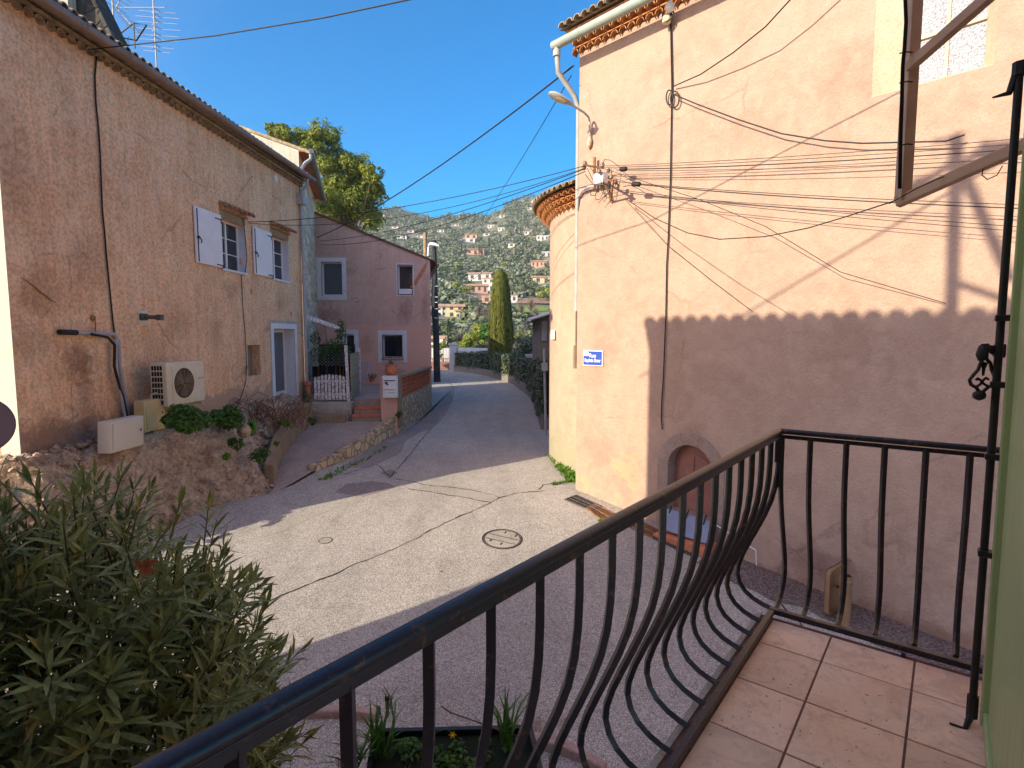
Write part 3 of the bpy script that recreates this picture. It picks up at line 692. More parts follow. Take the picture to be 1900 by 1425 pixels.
# door and windows
wf = mt['whitef']
def small_window(fr, par, h, nrow, leafs=1):
    f = MB(); a, b, c, d = h; b = min(b, a+(b-a)*.995)
    t = .05
    for x0, x1, z0, z1 in ((a, b, c, c+t), (a, b, d-t, d), (a, a+t, c+t, d-t), (b-t, b, c+t, d-t), ((a+b)/2-.035, (a+b)/2+.035, c+t, d-t)):
        fr.box(f, x0, x1, z0, z1, -.26, -.20)
    for k in range(1, nrow):
        z = c+t+(d-c-2*t)*k/nrow
        for x0, x1 in ((a+t, (a+b)/2-.035), ((a+b)/2+.035, b-t)): fr.box(f, x0, x1, z-.012, z+.012, -.25, -.215)
    o = f.build('window', wf, par); p = MB(); fr.box(p, a+.04, b-.04, c+.04, d-.04, -.245, -.235); p.build('pane', mt['glass'], o)
for wd, sx in ((w1, (363, 412)), (w2, (470, 505))):
    small_window(OR, oh, wd, 3)
    r = MB(); a, b, c, d = wd; OR.box(r, b-.012, b-.002, c, d, -.28, .012); OR.box(r, a, b, c-.05, c+.006, -.2, .04); r.build('window_surround', mt['white'], oh)
    sa = OR.pix(sx[0], 450, .05)[0]; m = MB(); OR.box(m, sa, a-.01, c+.0, d+.02, .025, .06)
    for zz in (.18, .5, .82): OR.box(m, sa+.01, a-.02, c+(d-c)*zz-.05, c+(d-c)*zz+.05, .0605, .064)
    sh = m.build('shutter', wf, oh, bevel=.004)
    hb = MB(); OR.box(hb, sa+.07, sa+.088, c+.03, d-.03, .064, .08); zc = (c+d)/2-.05; OR.box(hb, sa+.05, sa+.12, zc-.03, zc+.03, .064, .10); hb.tube([OR.P(sa+.1, zc, .1), OR.P(sa+.16, zc-.06, .11), OR.P(sa+.15, zc-.13, .11)], .014, 6); hb.build('shutter_bolt', mt['black'], sh)
    hg = MB()
    for z in (d-.10, c+.06): OR.box(hg, a-.30, a-.02, z-.015, z+.015, .064, .072); OR.box(hg, a-.05, a-.02, z-.09, z+.015, .064, .074)
    hg.build('hinge', mt['black'], sh)
    hd = MB(); n = 6
    for k in range(n):
        s_ = a+.08+(b-a)*k/(n-1)*.98; hd.half(OR.P(s_, d+.34, -.02), OR.P(s_, d+.25, .26), .10, (0, 0, 1))
    OR.box(hd, a, b+.1, d+.20, d+.26, 0, .06); hd.build('tile_hood', mt['tile'], oh)
    st = MB(); OR.box(st, a+.02, b+.05, d+.0, d+.25, .001, .004); st.build('lintel_patch', mt['ochre'], oh)
df = MB(); a, b, c, d = dr
for x0, x1, z0, z1 in ((a-.17, a, c, d+.17), (b, b+.17, c, d+.17), (a, b, d, d+.17)): OR.box(df, x0, x1, z0, z1, -.02, .012)
OR.box(df, b-.014, b-.002, c, d, -.48, -.021); OR.box(df, a, b-.02, d-.014, d-.002, -.48, -.021)
dd = df.build('door_surround', mt['white'], oh)
m = MB(); OR.box(m, a, a+.09, c, d-.02, -.42, -.35); OR.box(m, b-.09, b-.02, c, d-.02, -.42, -.35); OR.box(m, a+.09, b-.09, d-.12, d-.02, -.42, -.35); OR.box(m, a+.09, b-.09, c, c+.2, -.42, -.35)
dd = m.build('door', wf, oh); m = MB(); OR.box(m, a+.09, b-.09, c+.2, d-.12, -.40, -.38); m.build('pane', mt['glassg'], dd)
m = MB(); OR.box(m, a-.22, b+.22, d+.172, d+.26, .0, .006); OR.box(m, a-.24, a-.172, c, d+.2, .0, .006); m.build('mortar_edge', mt['plaster'], oh)
m = MB(); OR.box(m, ni[0]+.01, ni[1]-.01, ni[2]+.01, ni[3]-.01, -.29, -.25); m.build('niche_panel', mt['greyh'], oh)
# roof
ga = OR.pix(75, 0, .36); gb = OR.pix(562, 322, .36); zt = (ga[1]+gb[1])/2-.03
m = MB()
N = int((S1-S0+.1)/.21)
for k in range(N+1):
    s_ = S0-.05+k*.21; m.half(OR.P(s_, zt+.10, .40), OR.P(s_, zt+1.45, -4.5), .085, (0, 0, 1), 5)
m.poly([q(S0-.15, zt+.02, .36), q(S1+.05, zt+.02, .36), q(S1+.05, zt+1.36, -4.5), q(S0-.15, zt+1.36, -4.5)]); m.poly([q(S0-.15, zt+1.36, -4.5), q(S1+.05, zt+1.36, -4.5), q(S1+.05, zt-.1, -9.3), q(S0-.15, zt-.1, -9.3)])
m.poly([q(S0-.15, zt-.03, .30), q(S0-.15, zt-.03, -.2), q(S1+.05, zt-.03, -.2), q(S1+.05, zt-.03, .30)])
m.build('roof', mt['tileold'], oh)
m = MB()
for k in range(N+1):
    s_ = S0-.05+k*.21; m.half(OR.P(s_, zt-.22, -.05), OR.P(s_, zt-.22, .13), .095, (0, 0, 1), 5)
OR.box(m, S0-.1, S1, zt-.12, zt-.08, -.02, .20); m.build('eave_tiles', mt['tileold'], oh)
ga = OR.pix(75, 0, .36); gb = OR.pix(562, 322, .36)
m = MB(); m.tube([OR.P(S0-.2, ga[1]+(gb[1]-ga[1])*(S0-.2-ga[0])/(gb[0]-ga[0]), .40), OR.P(S1+.35, gb[1], .40)], .095, 12)
o = m.build('gutter', mt['gbrown'], oh, smooth=True)
for k in range(11):
    s_ = S0+.3+k*1.05; z = ga[1]+(gb[1]-ga[1])*(s_-ga[0])/(gb[0]-ga[0]); MB().tube([OR.P(s_, z, .40), OR.P(s_+.03, z, .40)], .10, 12).build('gutter_clip', mt['gbrown'], o)
dp = MB(); pz = gb[1]
dp.tube([OR.P(1.35, pz-.05, .38), OR.P(1.35, pz-.3, .36), OR.P(1.38, pz-.55, .12), OR.P(1.42, pz-.8, .10), OR.P(1.42, -2.0, .10)], .055, 10); dp.box(OR.P(1.27, pz-.95, .0), OR.u*.3, OR.n*.24, V((0, 0, .3)))
dp.build('downpipe', mt['pvc'], oh, smooth=True)
m = MB(); c_ = OR.pix(511, 331, .0); m.lathe(OR.P(c_[0], c_[1], 0), [(.12, 0), (.13, .02), (.09, .035), (0.01, .03)], 14, ax=OR.n); m.build('vent_disc', mt['white'], oh)
for px, py, l in [(447,485,.10),(540,583,.09),(466,542,.07),(529,441,.08)]:
    s_, z = OR.pix(px, py); m = MB(); OR.box(m, s_-l/2, s_+l/2, z-.08, z+.08, -.01, .006); m.build('repair_patch', mt['terra'], oh)
# crack scar on the render
m = MB(); P0 = [OR.P(*OR.pix(x, y), .004) for x, y in [(40,515),(58,528),(72,541),(82,548),(92,556),(106,563)]]; m.tube(P0, [.01, .03, .035, .045, .03, .008], 5, flat=.25); m.build('render_scar', mt['ochre'], oh)
# ---- things on the orange house wall
def cable(name, label, pts, r=.012, mat='cable', sag=0, cat='cable', n=14, group=None):
    P = []
    pts = [V(p) for p in pts]
    if sag:
        a, b = pts[0], pts[-1]
        for i in range(n+1):
            t = i/n; p = a.lerp(b, t); p.z -= sag*4*t*(1-t); P.append(p)
    else: P = pts
    return MB().tube(P, [x*.72 for x in r] if isinstance(r, list) else r*.72, 6).build(name, mt[mat], loc=P[0], smooth=True, label=label, cat=cat, group=group)
def onw(fr, pxs, d=.03): return [fr.P(*fr.pix(x, y, d), d) for x, y in pxs]
cable('wall_cable', 'black cable wriggling down the left part of the ochre wall from under the gutter', onw(OR, [(180,97),(176,140),(178,190),(183,240),(186,290),(188,340),(190,390),(194,430),(198,480),(203,530),(206,560),(210,600),(214,625)]), .022)
cable('wall_cable', 'thin dark wire running down the ochre wall between the first shutter window and the niche', onw(OR, [(447,395),(452,410),(455,440),(458,480),(455,505),(448,512),(450,560),(455,620),(458,680),(456,710),(446,740),(432,752)]), .014)
cb = T('conduit_bundle', 'white and black conduits bending down the ochre wall to the meter boxes', 'conduit', onw(OR, [(238,775)])[0])
MB().tube(onw(OR, [(142,617),(213,620)], .06), .035, 8).tube(onw(OR, [(213,620),(220,632),(223,680),(232,730),(238,778)], .07), .035, 8).build('conduit', mt['pvc'], cb, smooth=True)
MB().tube(onw(OR, [(215,630),(214,665),(216,700),(226,745),(234,780)], .11), .035, 8).build('conduit', mt['pvc'], cb, smooth=True)
MB().tube(onw(OR, [(110,616),(142,617)], .06), .05, 8).build('pipe_sleeve', mt['cable'], cb, smooth=True)
MB().tube(onw(OR, [(170,620),(200,626),(213,640),(212,680),(222,720),(228,735),(236,775)], .13), .026, 6).build('hose', mt['cable'], cb, smooth=True)
def fxt(name, label, cat, fr, px, py, d=0): s_, z = fr.pix(px, py, d); return T(name, label, cat, fr.P(s_, z, d)), s_, z
t, s_, z = fxt('rusty_hook', 'small rusty wall hook and wire above the grey pipe stub', 'hook', OR, 171, 590)
MB().lathe(OR.P(s_, z, 0), [(.055, 0), (.055, .03), (.01, .05)], 10, ax=OR.n).tube([OR.P(s_, z-.02, .05), OR.P(s_, z-.12, .06), OR.P(s_, z-.27, .05)], .010, 5).build('hook_plate', mt['rust'], t)
t, s_, z = fxt('wall_bracket', 'dark bracket on a square white plate in the middle of the ochre wall', 'bracket', OR, 264, 589)
m = MB(); OR.box(m, s_-.14, s_+.14, z-.15, z+.15, 0, .02); m.build('plate', mt['cream'], t, bevel=.003)
m = MB(); OR.box(m, s_-.12, s_+.06, z-.06, z+.08, .02, .09); m.tube([OR.P(s_-.02, z+.01, .09), OR.P(s_+.02, z+.0, .34)], .045, 8); OR.box(m, s_-.05, s_+.09, z-.06, z+.06, .33, .42); m.build('bracket_arm', mt['iron'], t, bevel=.004)
# air conditioner
a0 = OR.pix(312, 754, .72); a1 = OR.pix(381, 742, .72); zt_ = OR.pix(345, 671, .72)[1]; zb_ = OR.pix(345, 749, .72)[1]
ac = T('air_conditioner', 'cream outdoor air conditioning unit bracketed to the ochre wall above green plants', 'air conditioner', OR.P(a0[0], zb_, .4))
m = MB(); OR.box(m, a0[0], a1[0], zb_, zt_, .36, .72); m.build('casing', mt['acw'], ac, bevel=.02)
L = a1[0]-a0[0]; Hh = zt_-zb_; cx = a0[0]+L*.42; cz = zb_+Hh*.5; rr = Hh*.36
m = MB(); OR.box(m, cx-rr*1.14, cx+rr*1.14, cz-rr*1.14, cz+rr*1.14, .7195, .733); fp = m.build('fan_frame', mt['acw'], ac, bevel=.004)
MB().lathe(OR.P(cx, cz, .734), [(rr, 0), (rr, .004), (.001, .006)], 32, ax=OR.n).build('fan_opening', mt['dark'], ac)
m = MB()
for k in range(1, 10):
    r_ = rr*k/9.3; pts = [OR.P(cx+math.cos(t_*2*math.pi/28)*r_, cz+math.sin(t_*2*math.pi/28)*r_, .748) for t_ in range(29)]; m.tube(pts, .0045, 4, cap=False)
for k in range(12):
    a_ = k*math.pi/6; m.tube([OR.P(cx+math.cos(a_)*.04, cz+math.sin(a_)*.04, .75), OR.P(cx+math.cos(a_)*rr, cz+math.sin(a_)*rr, .745)], .005, 4)
m.build('fan_grille', mt['wood'], ac)
m = MB()
for k in range(3): m.prism([OR.P(cx, cz, .742)]+[OR.P(cx+math.cos(k*2.09+j*.3)*rr*.85, cz+math.sin(k*2.09+j*.3)*rr*.85, .742) for j in range(4)], OR.n*.002)
m.build('fan_blades', mt['iron'], ac)
m = MB()
for k in range(7):
    z0 = zb_+Hh*(.05+.13*k)
    for j in range(4): m.box(OR.P(a0[0]-.006, z0, .40+j*.06), OR.u*.008, OR.n*.045, V((0, 0, Hh*.10)))
m.build('side_grille', mt['dark'], ac)
m = MB(); OR.box(m, a1[0]-L*.17, a1[0]-L*.03, cz+.05, cz+.09, .7205, .726); m.build('badge', mt['pvc'], ac)
for s__ in (a0[0]+.12, a1[0]-.14): m = MB(); OR.box(m, s__, s__+.04, zb_-.07, zb_-.02, 0, .74); OR.box(m, s__, s__+.04, zb_-.4, zb_-.07, 0, .04); m.build('bracket', mt['acw'], ac)
MB().tube([OR.P(a0[0]+.02, zb_+.3, .5), OR.P(a0[0]-.14, zb_+.28, .46), OR.P(a0[0]-.16, zb_-.1, .4), OR.P(a0[0]-.16, zb_-.6, .3)], .02, 8).build('refrigerant_pipe', mt['pvc'], ac, smooth=True)
# meter boxes
def mbox(label, xl, xr, yt, yb, d, depth, mat, tilt=0):
    a = OR.pix(xl, (yt+yb)/2, d)[0]; b = OR.pix(xr, (yt+yb)/2, d)[0]; z1 = OR.pix((xl+xr)/2, yt, d)[1]; z0 = OR.pix((xl+xr)/2, yb, d)[1]
    t = T('meter_box', label, 'utility box', OR.P(a, z0, d)); tl = V((0, 0, 1))*(z1-z0)+OR.u*tilt
    m = MB().box(OR.P(a, z0, d), OR.u*(b-a), OR.n*-depth, tl); m.build('cabinet', mt[mat], t, bevel=.012)
    m = MB().box(OR.P(a+.05, z0+.05, d+.001)+OR.u*tilt*.06, OR.u*(b-a-.1), OR.n*.014, tl*((z1-z0-.1)/(z1-z0))); dd = m.build('door', mt[mat], t, bevel=.008)
    m = MB().box(OR.P(b-.12, z0+(z1-z0)*.5, d+.015)+OR.u*tilt*.5, OR.u*.03, OR.n*.01, V((0, 0, .05))); m.build('lock', mt['iron'], dd); return t
mbox('yellowish cream meter box with closed door left of the air conditioner', 267, 306, 741, 799, .55, .22, 'box', .02)
mbox('rust-flecked white meter box, lowest one, at the foot of the conduits', 203, 266, 777, 834, .75, .25, 'boxw', .04)
# antennas on the roof
AX_ = V((1, 0, 0))
def antenna(label, px, ybase, ytop, d, spec):
    s_, zb__ = OR.pix(px, ybase, d); zt__ = OR.pix(px+3, ytop, d)[1]; b = OR.P(s_, zb__-.6, d); t = T('tv_antenna', label, 'antenna', b)
    MB().tube([b, OR.P(s_, zt__, d)], .022, 8).build('mast', mt['pvc'], t)
    for (dx, dy, L_, kind) in spec:
        c = OR.pix(px+dx, dy, d); c = OR.P(c[0], c[1], d); m = MB()
        if kind == 'boom':                        # horizontal boom with short elements
            e = AX_*L_; m.tube([c, c+e], .013, 6)
            for i in range(14): p_ = c+e*(i+.5)/14; m.tube([p_-V((0, 0, .07))-V((.3, .95, 0))*.1, p_+V((0, 0, .07))+V((.3, .95, 0))*.1], .006, 4)
        elif kind == 'rods':                      # wide horizontal dipoles
            m.tube([c-V((.3, .95, 0))*.15, c+V((.3, .95, 0))*.15], .015, 5); m.tube([c-AX_*L_-V((0, 0, .02)), c+AX_*L_+V((0, 0, -.10))], .005, 4)
        elif kind == 'vee':
            m.tube([c+V((0, 0, .55))+AX_*.35, c, c-V((0, 0, .7))+AX_*.6], .015, 4)
            for i in range(6):
                m.tube([c+(V((0, 0, .55))+AX_*.35)*i/6-V((.3, .95, 0))*.3, c+(V((0, 0, .55))+AX_*.35)*i/6+V((.3, .95, 0))*.3], .007, 4); m.tube([c+(-V((0, 0, .7))+AX_*.6)*i/6-V((.3, .95, 0))*.3, c+(-V((0, 0, .7))+AX_*.6)*i/6+V((.3, .95, 0))*.3], .007, 4)
        elif kind == 'loop':
            m.tube([c, c+AX_*.5+V((0, 0, .35)), c+AX_*.85+V((0, 0, .3)), c+AX_*.55-V((0, 0, .1)), c], .022, 5); m.tube([c+AX_*.5+V((0, 0, .35)), c+AX_*.5-V((0, 0, .3))], .018, 5)
            for i in range(5): m.tube([c-V((0, 0, .1*i))+V((.3, .95, 0))*.3, c-V((0, 0, .1*i))+AX_*.35], .007, 4)
        m.build('antenna_element', mt['lampg'] if kind != 'loop' else mt['black'], t)
antenna('left roof antenna with a long barbed boom and a vee reflector', 213, 78, -20, -3, [(0, 14, 1.35, 'boom'), (2, 14, 0, 'vee'), (2, 68, 0, 'loop')])
antenna('right roof antenna, a mast with many thin horizontal rods', 291, 130, -20, -3, [(0, y, L_, 'rods') for y, L_ in ((18, .55), (28, .65), (38, .6), (50, .7), (62, .65), (70, .62), (84, .5), (92, .4))])
# dark stone gable beyond the roof
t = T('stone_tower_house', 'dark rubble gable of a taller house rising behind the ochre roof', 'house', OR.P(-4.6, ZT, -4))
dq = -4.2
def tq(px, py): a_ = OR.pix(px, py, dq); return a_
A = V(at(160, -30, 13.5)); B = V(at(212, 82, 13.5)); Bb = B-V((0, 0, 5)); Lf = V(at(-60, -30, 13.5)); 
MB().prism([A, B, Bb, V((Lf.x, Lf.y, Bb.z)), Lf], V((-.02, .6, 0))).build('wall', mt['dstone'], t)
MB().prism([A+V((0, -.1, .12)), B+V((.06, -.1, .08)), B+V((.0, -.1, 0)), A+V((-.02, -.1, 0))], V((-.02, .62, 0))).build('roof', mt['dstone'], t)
Q = V(at(128, 40, 13.2)); MB().box(Q+V((-.75, 0, -1.5)), V((.75, 0, 0)), V((0, .25, 0)), V((0, 0, 2.6))).build('chimney', mt['plaster'], t)
# ================================================================== STONE HOUSE (behind the ochre one)
ST = Fr((-7.50, 20.13), -15)
t = T('stone_house', 'narrow rubble stone house front squeezed between the ochre and the pink house', 'house', ST.P(3, -2, 0))
ze = ST.pix(574, 291, .3)[1]
mb = MB(); ST.wall(mb, 0, 7.2, -4, ze)
mb.build('wall', mt['stone'], t)
gq = lambda x, y: at(x, y, 20.3)
e1 = ST.P(0, ze, .0); r1 = gq(300, 175); r1 = V((r1.x, e1.y+(r1.x-e1.x)*-.27, r1.z))
mb = MB(); mb.prism([e1, r1, V((r1.x, r1.y, 3)), V((e1.x, e1.y, 3))], ST.u*.3); mb.build('gable_wall', mt['plaster'], t)
m = MB()
for k in range(2): 
    pass
m.prism([e1+V((.42, 0, -.02)), r1+V((0, 0, .13)), r1+V((0, 0, .02)), e1+V((.40, 0, -.12))], ST.u*7.6); m.build('roof', mt['tileold'], t)
m = MB(); m.tube([ST.P(-.1, ze-.02, .42), ST.P(7.1, ze-.02, .42)], .09, 10); gt = m.build('gutter', mt['zinc'], t, smooth=True)
m = MB(); m.prism([ST.P(0, ze-.04, 0), ST.P(0, ze-.04, .36), ST.P(0, ze+.0, .36), ST.P(0, ze+.0, 0)], ST.u*7); m.build('soffit', mt['terra'], t)
m = MB(); m.tube([ST.P(.0, ze-.05, .40), ST.P(-.02, ze-.28, .40), ST.P(-.1, ze-.45, .22), ST.P(-.25, ze-.8, .05), ST.P(-.3, ze-1.0, .18)], .06, 10); m.build('downpipe', mt['lampg'], t, smooth=True)
# ================================================================== PINK HOUSE
PK = Fr((-9.34, 26.5), 90)
t = ph = T('pink_house', 'mauve pink rendered house with sloping roofline and white framed windows', 'house', PK.P(3, -2.2, 0))
sR = PK.pix(800, 640)[0]; zl = PK.pix(587, 395)[1]; zr = PK.pix(798, 482)[1]
W1 = windims(PK, 597, 634, 486, 549); W2 = windims(PK, 738, 766, 491, 548); W3 = windims(PK, 710, 747, 621, 665); W4 = windims(PK, 640, 657, 620, 668)
mb = MB(); PK.wall(mb, 0, sR, -4, zr, [W1, W2, W3, W4]); PK.face(mb, [(0, zr, 0), (sR, zr, 0), (0, zl, 0)])
for h in (W1, W2, W3, W4): PK.reveal(mb, h, .27)
sQ = sR-1.7; mb.poly([PK.P(sR, -4, 0), PK.P(sQ, -4, -8), PK.P(sQ, zr, -8), PK.P(sR, zr, 0)]); mb.poly([PK.P(0, -4, -8), PK.P(0, zl, -8), PK.P(sQ, zr, -8), PK.P(sQ, -4, -8)])
mb.build('wall', mt['pink'], ph)
m = MB(); e = .12
m.prism([PK.P(-.3, zl+.03+.3*(zl-zr)/sR, .08), PK.P(sR+.30, zr-.14, .08), PK.P(sR+.30, zr-.07, .08), PK.P(-.3, zl+.11+.3*(zl-zr)/sR, .08)], V((-1.7, 8.3, 0)))
for k in range(26):
    yy = .05-k*.33
    m.half(PK.P(sR*.5+yy*.21, (zl+zr)/2+.02, yy-.1), PK.P(sR+.30+yy*.21, zr-.15, yy-.1), .09, (0, 0, 1), 4)
m.build('roof', mt['tiledk'], ph)
m = MB(); m.tube([PK.P(sR+.36, zr-.22, -.1), PK.P(sR-1.34, zr-.22, -8.2)], .07, 8); m.build('gutter', mt['gbrown'], ph)
def frame_ring(fr, h, wd, d0, d1, mat, par, name='window_surround'):
    a, b, c, d = h; m = MB()
    fr.box(m, a-wd, b+wd, c-wd, c, d0, d1); fr.box(m, a-wd, b+wd, d, d+wd, d0, d1); fr.box(m, a-wd, a, c, d, d0, d1); fr.box(m, b, b+wd, c, d, d0, d1); return m.build(name, mat, par)
def win(fr, h, par, mull=False, tk=.06):
    a, b, c, d = h; m = MB()
    for x0, x1, z0, z1 in ((a, b, c, c+tk*1.4), (a, b, d-tk, d), (a, a+tk, c+tk*1.4, d-tk), (b-tk, b, c+tk*1.4, d-tk)): fr.box(m, x0, x1, z0, z1, -.26, -.19)
    if mull: fr.box(m, (a+b)/2-.03, (a+b)/2+.03, c+tk, d-tk, -.26, -.19)
    o = m.build('window', mt['whitef'], par); m = MB(); fr.box(m, a+tk-.01, b-tk+.01, c+tk, d-tk+.01, -.24, -.23); m.build('pane', mt['glassg'] if h is W1 else mt['glass'], o); return o
for h in (W1, W3, W4): frame_ring(PK, h, .20, -.02, .025, mt['white'], ph)
frame_ring(PK, W2, .04, -.02, .03, mt['white'], ph)
for h in (W1, W2, W3, W4): win(PK, h, ph)
m = MB(); a, b, c, d = W2; PK.box(m, a+.06, b-.06, c+.06, c+.30, -.12, .04); m.build('sill_box', mt['whitef'], ph)
a, b, c, d = W3; m = MB()
for k in range(8): x = a+.03+(b-a-.06)*k/7; m.tube([PK.P(x, c+.02, .02), PK.P(x+.02*(-1)**k*0, (c+d)/2, .10), PK.P(x, d-.02, .02)], .014, 5)
for z in (c+.05, d-.1): PK.box(m, a, b, z-.012, z+.012, .0, .03)
m.build('window_grille', mt['black'], ph)
m = MB(); PK.box(m, a-.05, b+.05, c-.07, c-.005, -.1, .09); m.build('sill', mt['terra'], ph)
m = MB(); x0, z0 = PK.pix(795, 483); m.prism([PK.P(x0-.05, z0-.0, .004), PK.P(x0-.9, z0-1.3, .004), PK.P(x0-.6, z0-1.15, .004), PK.P(x0-.3, z0-.7, .004), PK.P(x0-.15, z0-.45, .004)], V((0, -.004, 0))); m.build('red_stain', mt['terra'], ph)
# ================================================================== CHURCH (right)
ch = T('church', 'tall pinkish church wall on the right with genoise eave, splayed window and arched door', 'church', CH.P(4, -4.2, 0))
ZC = 6.40
win_o = (CH.pix(1617, 181)[0], CH.pix(1845, 116)[0], CH.pix(1617, 181)[1], 5.95)
gi = CH.pix(1690, 120, -.38)[0], CH.pix(1826, 120, -.38)[0]; zg = CH.pix(1760, 140, -.38)[1]
win_i = (gi[0], gi[1], zg, 5.75)
d0 = CH.pix(1238, 900)[0]; d1 = CH.pix(1322, 930)[0]; dz1 = CH.pix(1275, 824)[1]; dz0 = CH.pix(1245, 946)[1]
door_h = (d0, d1, dz0-.9, dz1)
mb = MB(); CH.wall(mb, 0, 16, -6, ZC, [win_o, door_h]); wr = MB(); CH.reveal(wr, win_o, .38, win_i); wr.build('window_splay', mt['splay'], ch)
q = CH.P
mb.poly([q(0, -6, 0), q(0, ZC, 0), q(0, ZC+1.5, -5), q(0, ZC, -10), q(0, -6, -10)]); mb.poly([q(16, -6, 0), q(16, -6, -10), q(16, ZC, -10), q(16, ZC+1.5, -5), q(16, ZC, 0)])
mb.build('wall', mt['church'], ch)
m = MB()
a, b, c, d = win_i
CH.box(m, a, b, c, d, -.42, -.40); m.build('window_pane', M('textured_glass', (.34,.34,.38), .25, .45, 45, .9, 30, spec=.8, dist=.03), ch)
m = MB(); CH.box(m, (a+b)/2-.02, (a+b)/2+.02, c, d, -.40, -.37)
for k in range(1, 3): CH.box(m, a, b, c+(d-c)*k/3-.02, c+(d-c)*k/3+.02, -.399, -.36)
m.build('window_bar', mt['beige'], ch)
# arched door: stone ring and recessed leaf
sc_ = (d0+d1)/2; ra = (d1-d0)/2-.015; rb = ra+.24; zs = dz1-ra-.01
def arc(r, k, n=20): t_ = math.pi*k/n; return (sc_-math.cos(t_)*r, zs+math.sin(t_)*r)
m = MB(); n = 20
for k in range(n):
    (x0, z0), (x1, z1), (x2, z2), (x3, z3) = arc(ra, k), arc(ra, k+1), arc(rb, k+1), arc(rb, k)
    m.prism([CH.P(x0, z0, -.3), CH.P(x1, z1, -.3), CH.P(x2, z2, -.3), CH.P(x3, z3, -.3)], CH.n*(.325 if k % 4 else .315))
for sg in (-1, 1): CH.box(m, min(sc_+sg*ra, sc_+sg*rb), max(sc_+sg*ra, sc_+sg*rb), dz0-.9, zs, -.3, .025)
m.build('door_surround', mt['dstn'], ch)
m = MB(); m.prism([CH.P(sc_-ra, dz0, -.3), CH.P(sc_+ra, dz0, -.3)]+[CH.P(*arc(ra, k), -.3) for k in range(n, -1, -1)], CH.n*.05)
dl = m.build('door', mt['doorp'], ch)
m = MB(); m.prism([CH.P(sc_-ra*.72, dz0+.5, -.25), CH.P(sc_-.06, dz0+.5, -.25)]+[CH.P(sc_-math.sin(k*.2618*.95)*ra*.72-.03, zs-.12+math.cos(k*.2618*.95)*ra*.72, -.25) for k in range(7)], CH.n*.02)
m.prism([CH.P(sc_+ra*.72, dz0+.5, -.25), CH.P(sc_+.06, dz0+.5, -.25)]+[CH.P(sc_+math.sin(k*.2618*.95)*ra*.72+.03, zs-.12+math.cos(k*.2618*.95)*ra*.72, -.25) for k in range(7)], CH.n*.02)
m.build('door_panel', mt['doorp'], dl)
m = MB(); CH.box(m, d0-.0, d1+.0, dz0-.9, dz0, -.3, .06); m.build('threshold', mt['dstn'], ch)
# genoise, roof, gutter
m = MB(); rad = .095
for row in range(3):
    z = ZC-.06+.135*row; dd = .11+.12*row
    for k in range(int(16/.215)+1):
        s_ = -.05+k*.215+(.107 if row % 2 else 0); m.half(CH.P(s_, z, -.05), CH.P(s_, z+.01, dd), rad, (0, 0, 1), 6)
    CH.box(m, -.1, 16, z+.10, z+.125, -.05, dd+.02)
m.build('genoise', mt['tilebr'], ch)
m = MB()
for k in range(int(16/.215)+1):
    s_ = -.1+k*.215; m.half(CH.P(s_, ZC+.40, .52), CH.P(s_, ZC+1.9, -5), .10, (0, 0, 1), 5)
m.poly([q(-.2, ZC+.36, .48), q(16, ZC+.36, .48), q(16, ZC+1.86, -5), q(-.2, ZC+1.86, -5)]); m.poly([q(-.2, ZC+1.86, -5), q(16, ZC+1.86, -5), q(16, ZC+.2, -10.4), q(-.2, ZC+.2, -10.4)])
m.build('roof', mt['tileold'], ch)
m = MB(); gz = CH.pix(1042, 78, .58)[1]; m.tube([CH.P(-.28, gz, .58), CH.P(16, gz, .58)], .10, 12); g_ = m.build('gutter', mt['ggreen'], ch, smooth=True)
for k in range(14): MB().tube([CH.P(.5+k*1.1, gz, .58), CH.P(.53+k*1.1, gz, .58)], .106, 12).build('gutter_clip', mt['ggreen'], g_)
m = MB(); m.tube([CH.P(-.17, gz-.05, .58), CH.P(-.17, gz-.35, .56), CH.P(-.20, gz-.55, .50), CH.P(-.13, gz-.95, .02), CH.P(-.09, gz-1.2, -.08), CH.P(-.09, .6, -.08)], .058, 10); m.tube([CH.P(-.17, gz-.12, .58), CH.P(-.17, gz-.25, .58)], .085, 10)
m.build('downpipe', mt['lampg'], ch, smooth=True)
m = MB(); m.tube([CH.P(-.09, .6, -.08), CH.P(-.09, -.2, -.08)], .03, 8); m.tube([CH.P(-.09, -.2, -.08), CH.P(-.09, -.75, -.08)], .07, 8); m.build('dark_pipe_sleeve', mt['gbrown'], ch)
# apse
AC_ = V((4.48, 15.97, 0)); RA = 3.4
ap = T('church_apse', 'rounded apse beyond the church corner with a drooping tile eave', 'apse', AC_+V((-3.4, 0, -3.5)))
m = MB(); n = 64; za = 3.22
def ap_p(r, a, z): return AC_+V((math.cos(a)*r, math.sin(a)*r, z))
for k in range(n):
    a, b = 2*math.pi*k/n, 2*math.pi*(k+1)/n; m.poly([ap_p(RA, a, -5), ap_p(RA, b, -5), ap_p(RA, b, za+.3), ap_p(RA, a, za+.3)])
m.build('wall', mt['apse'], ap, smooth=True)
m = MB(); nt_ = 100
for row in range(3):
    for k in range(nt_):
        a = 2*math.pi*(k+.5*(row % 2))/nt_; m.half(ap_p(RA-.05, a, za+.13*row), ap_p(RA+.12+.13*row, a, za+.13*row), .095, (0, 0, 1), 5)
    for k in range(n):
        a, b = 2*math.pi*k/n, 2*math.pi*(k+1)/n; z = za+.13*row+.095; r_ = RA+.13+.13*row
        m.poly([ap_p(RA-.1, a, z), ap_p(RA-.1, b, z), ap_p(r_, b, z), ap_p(r_, a, z)]); m.poly([ap_p(r_, a, z), ap_p(r_, b, z), ap_p(r_, b, z+.025), ap_p(r_, a, z+.025)])
m.build('genoise', mt['tilebr'], ap)
m = MB()
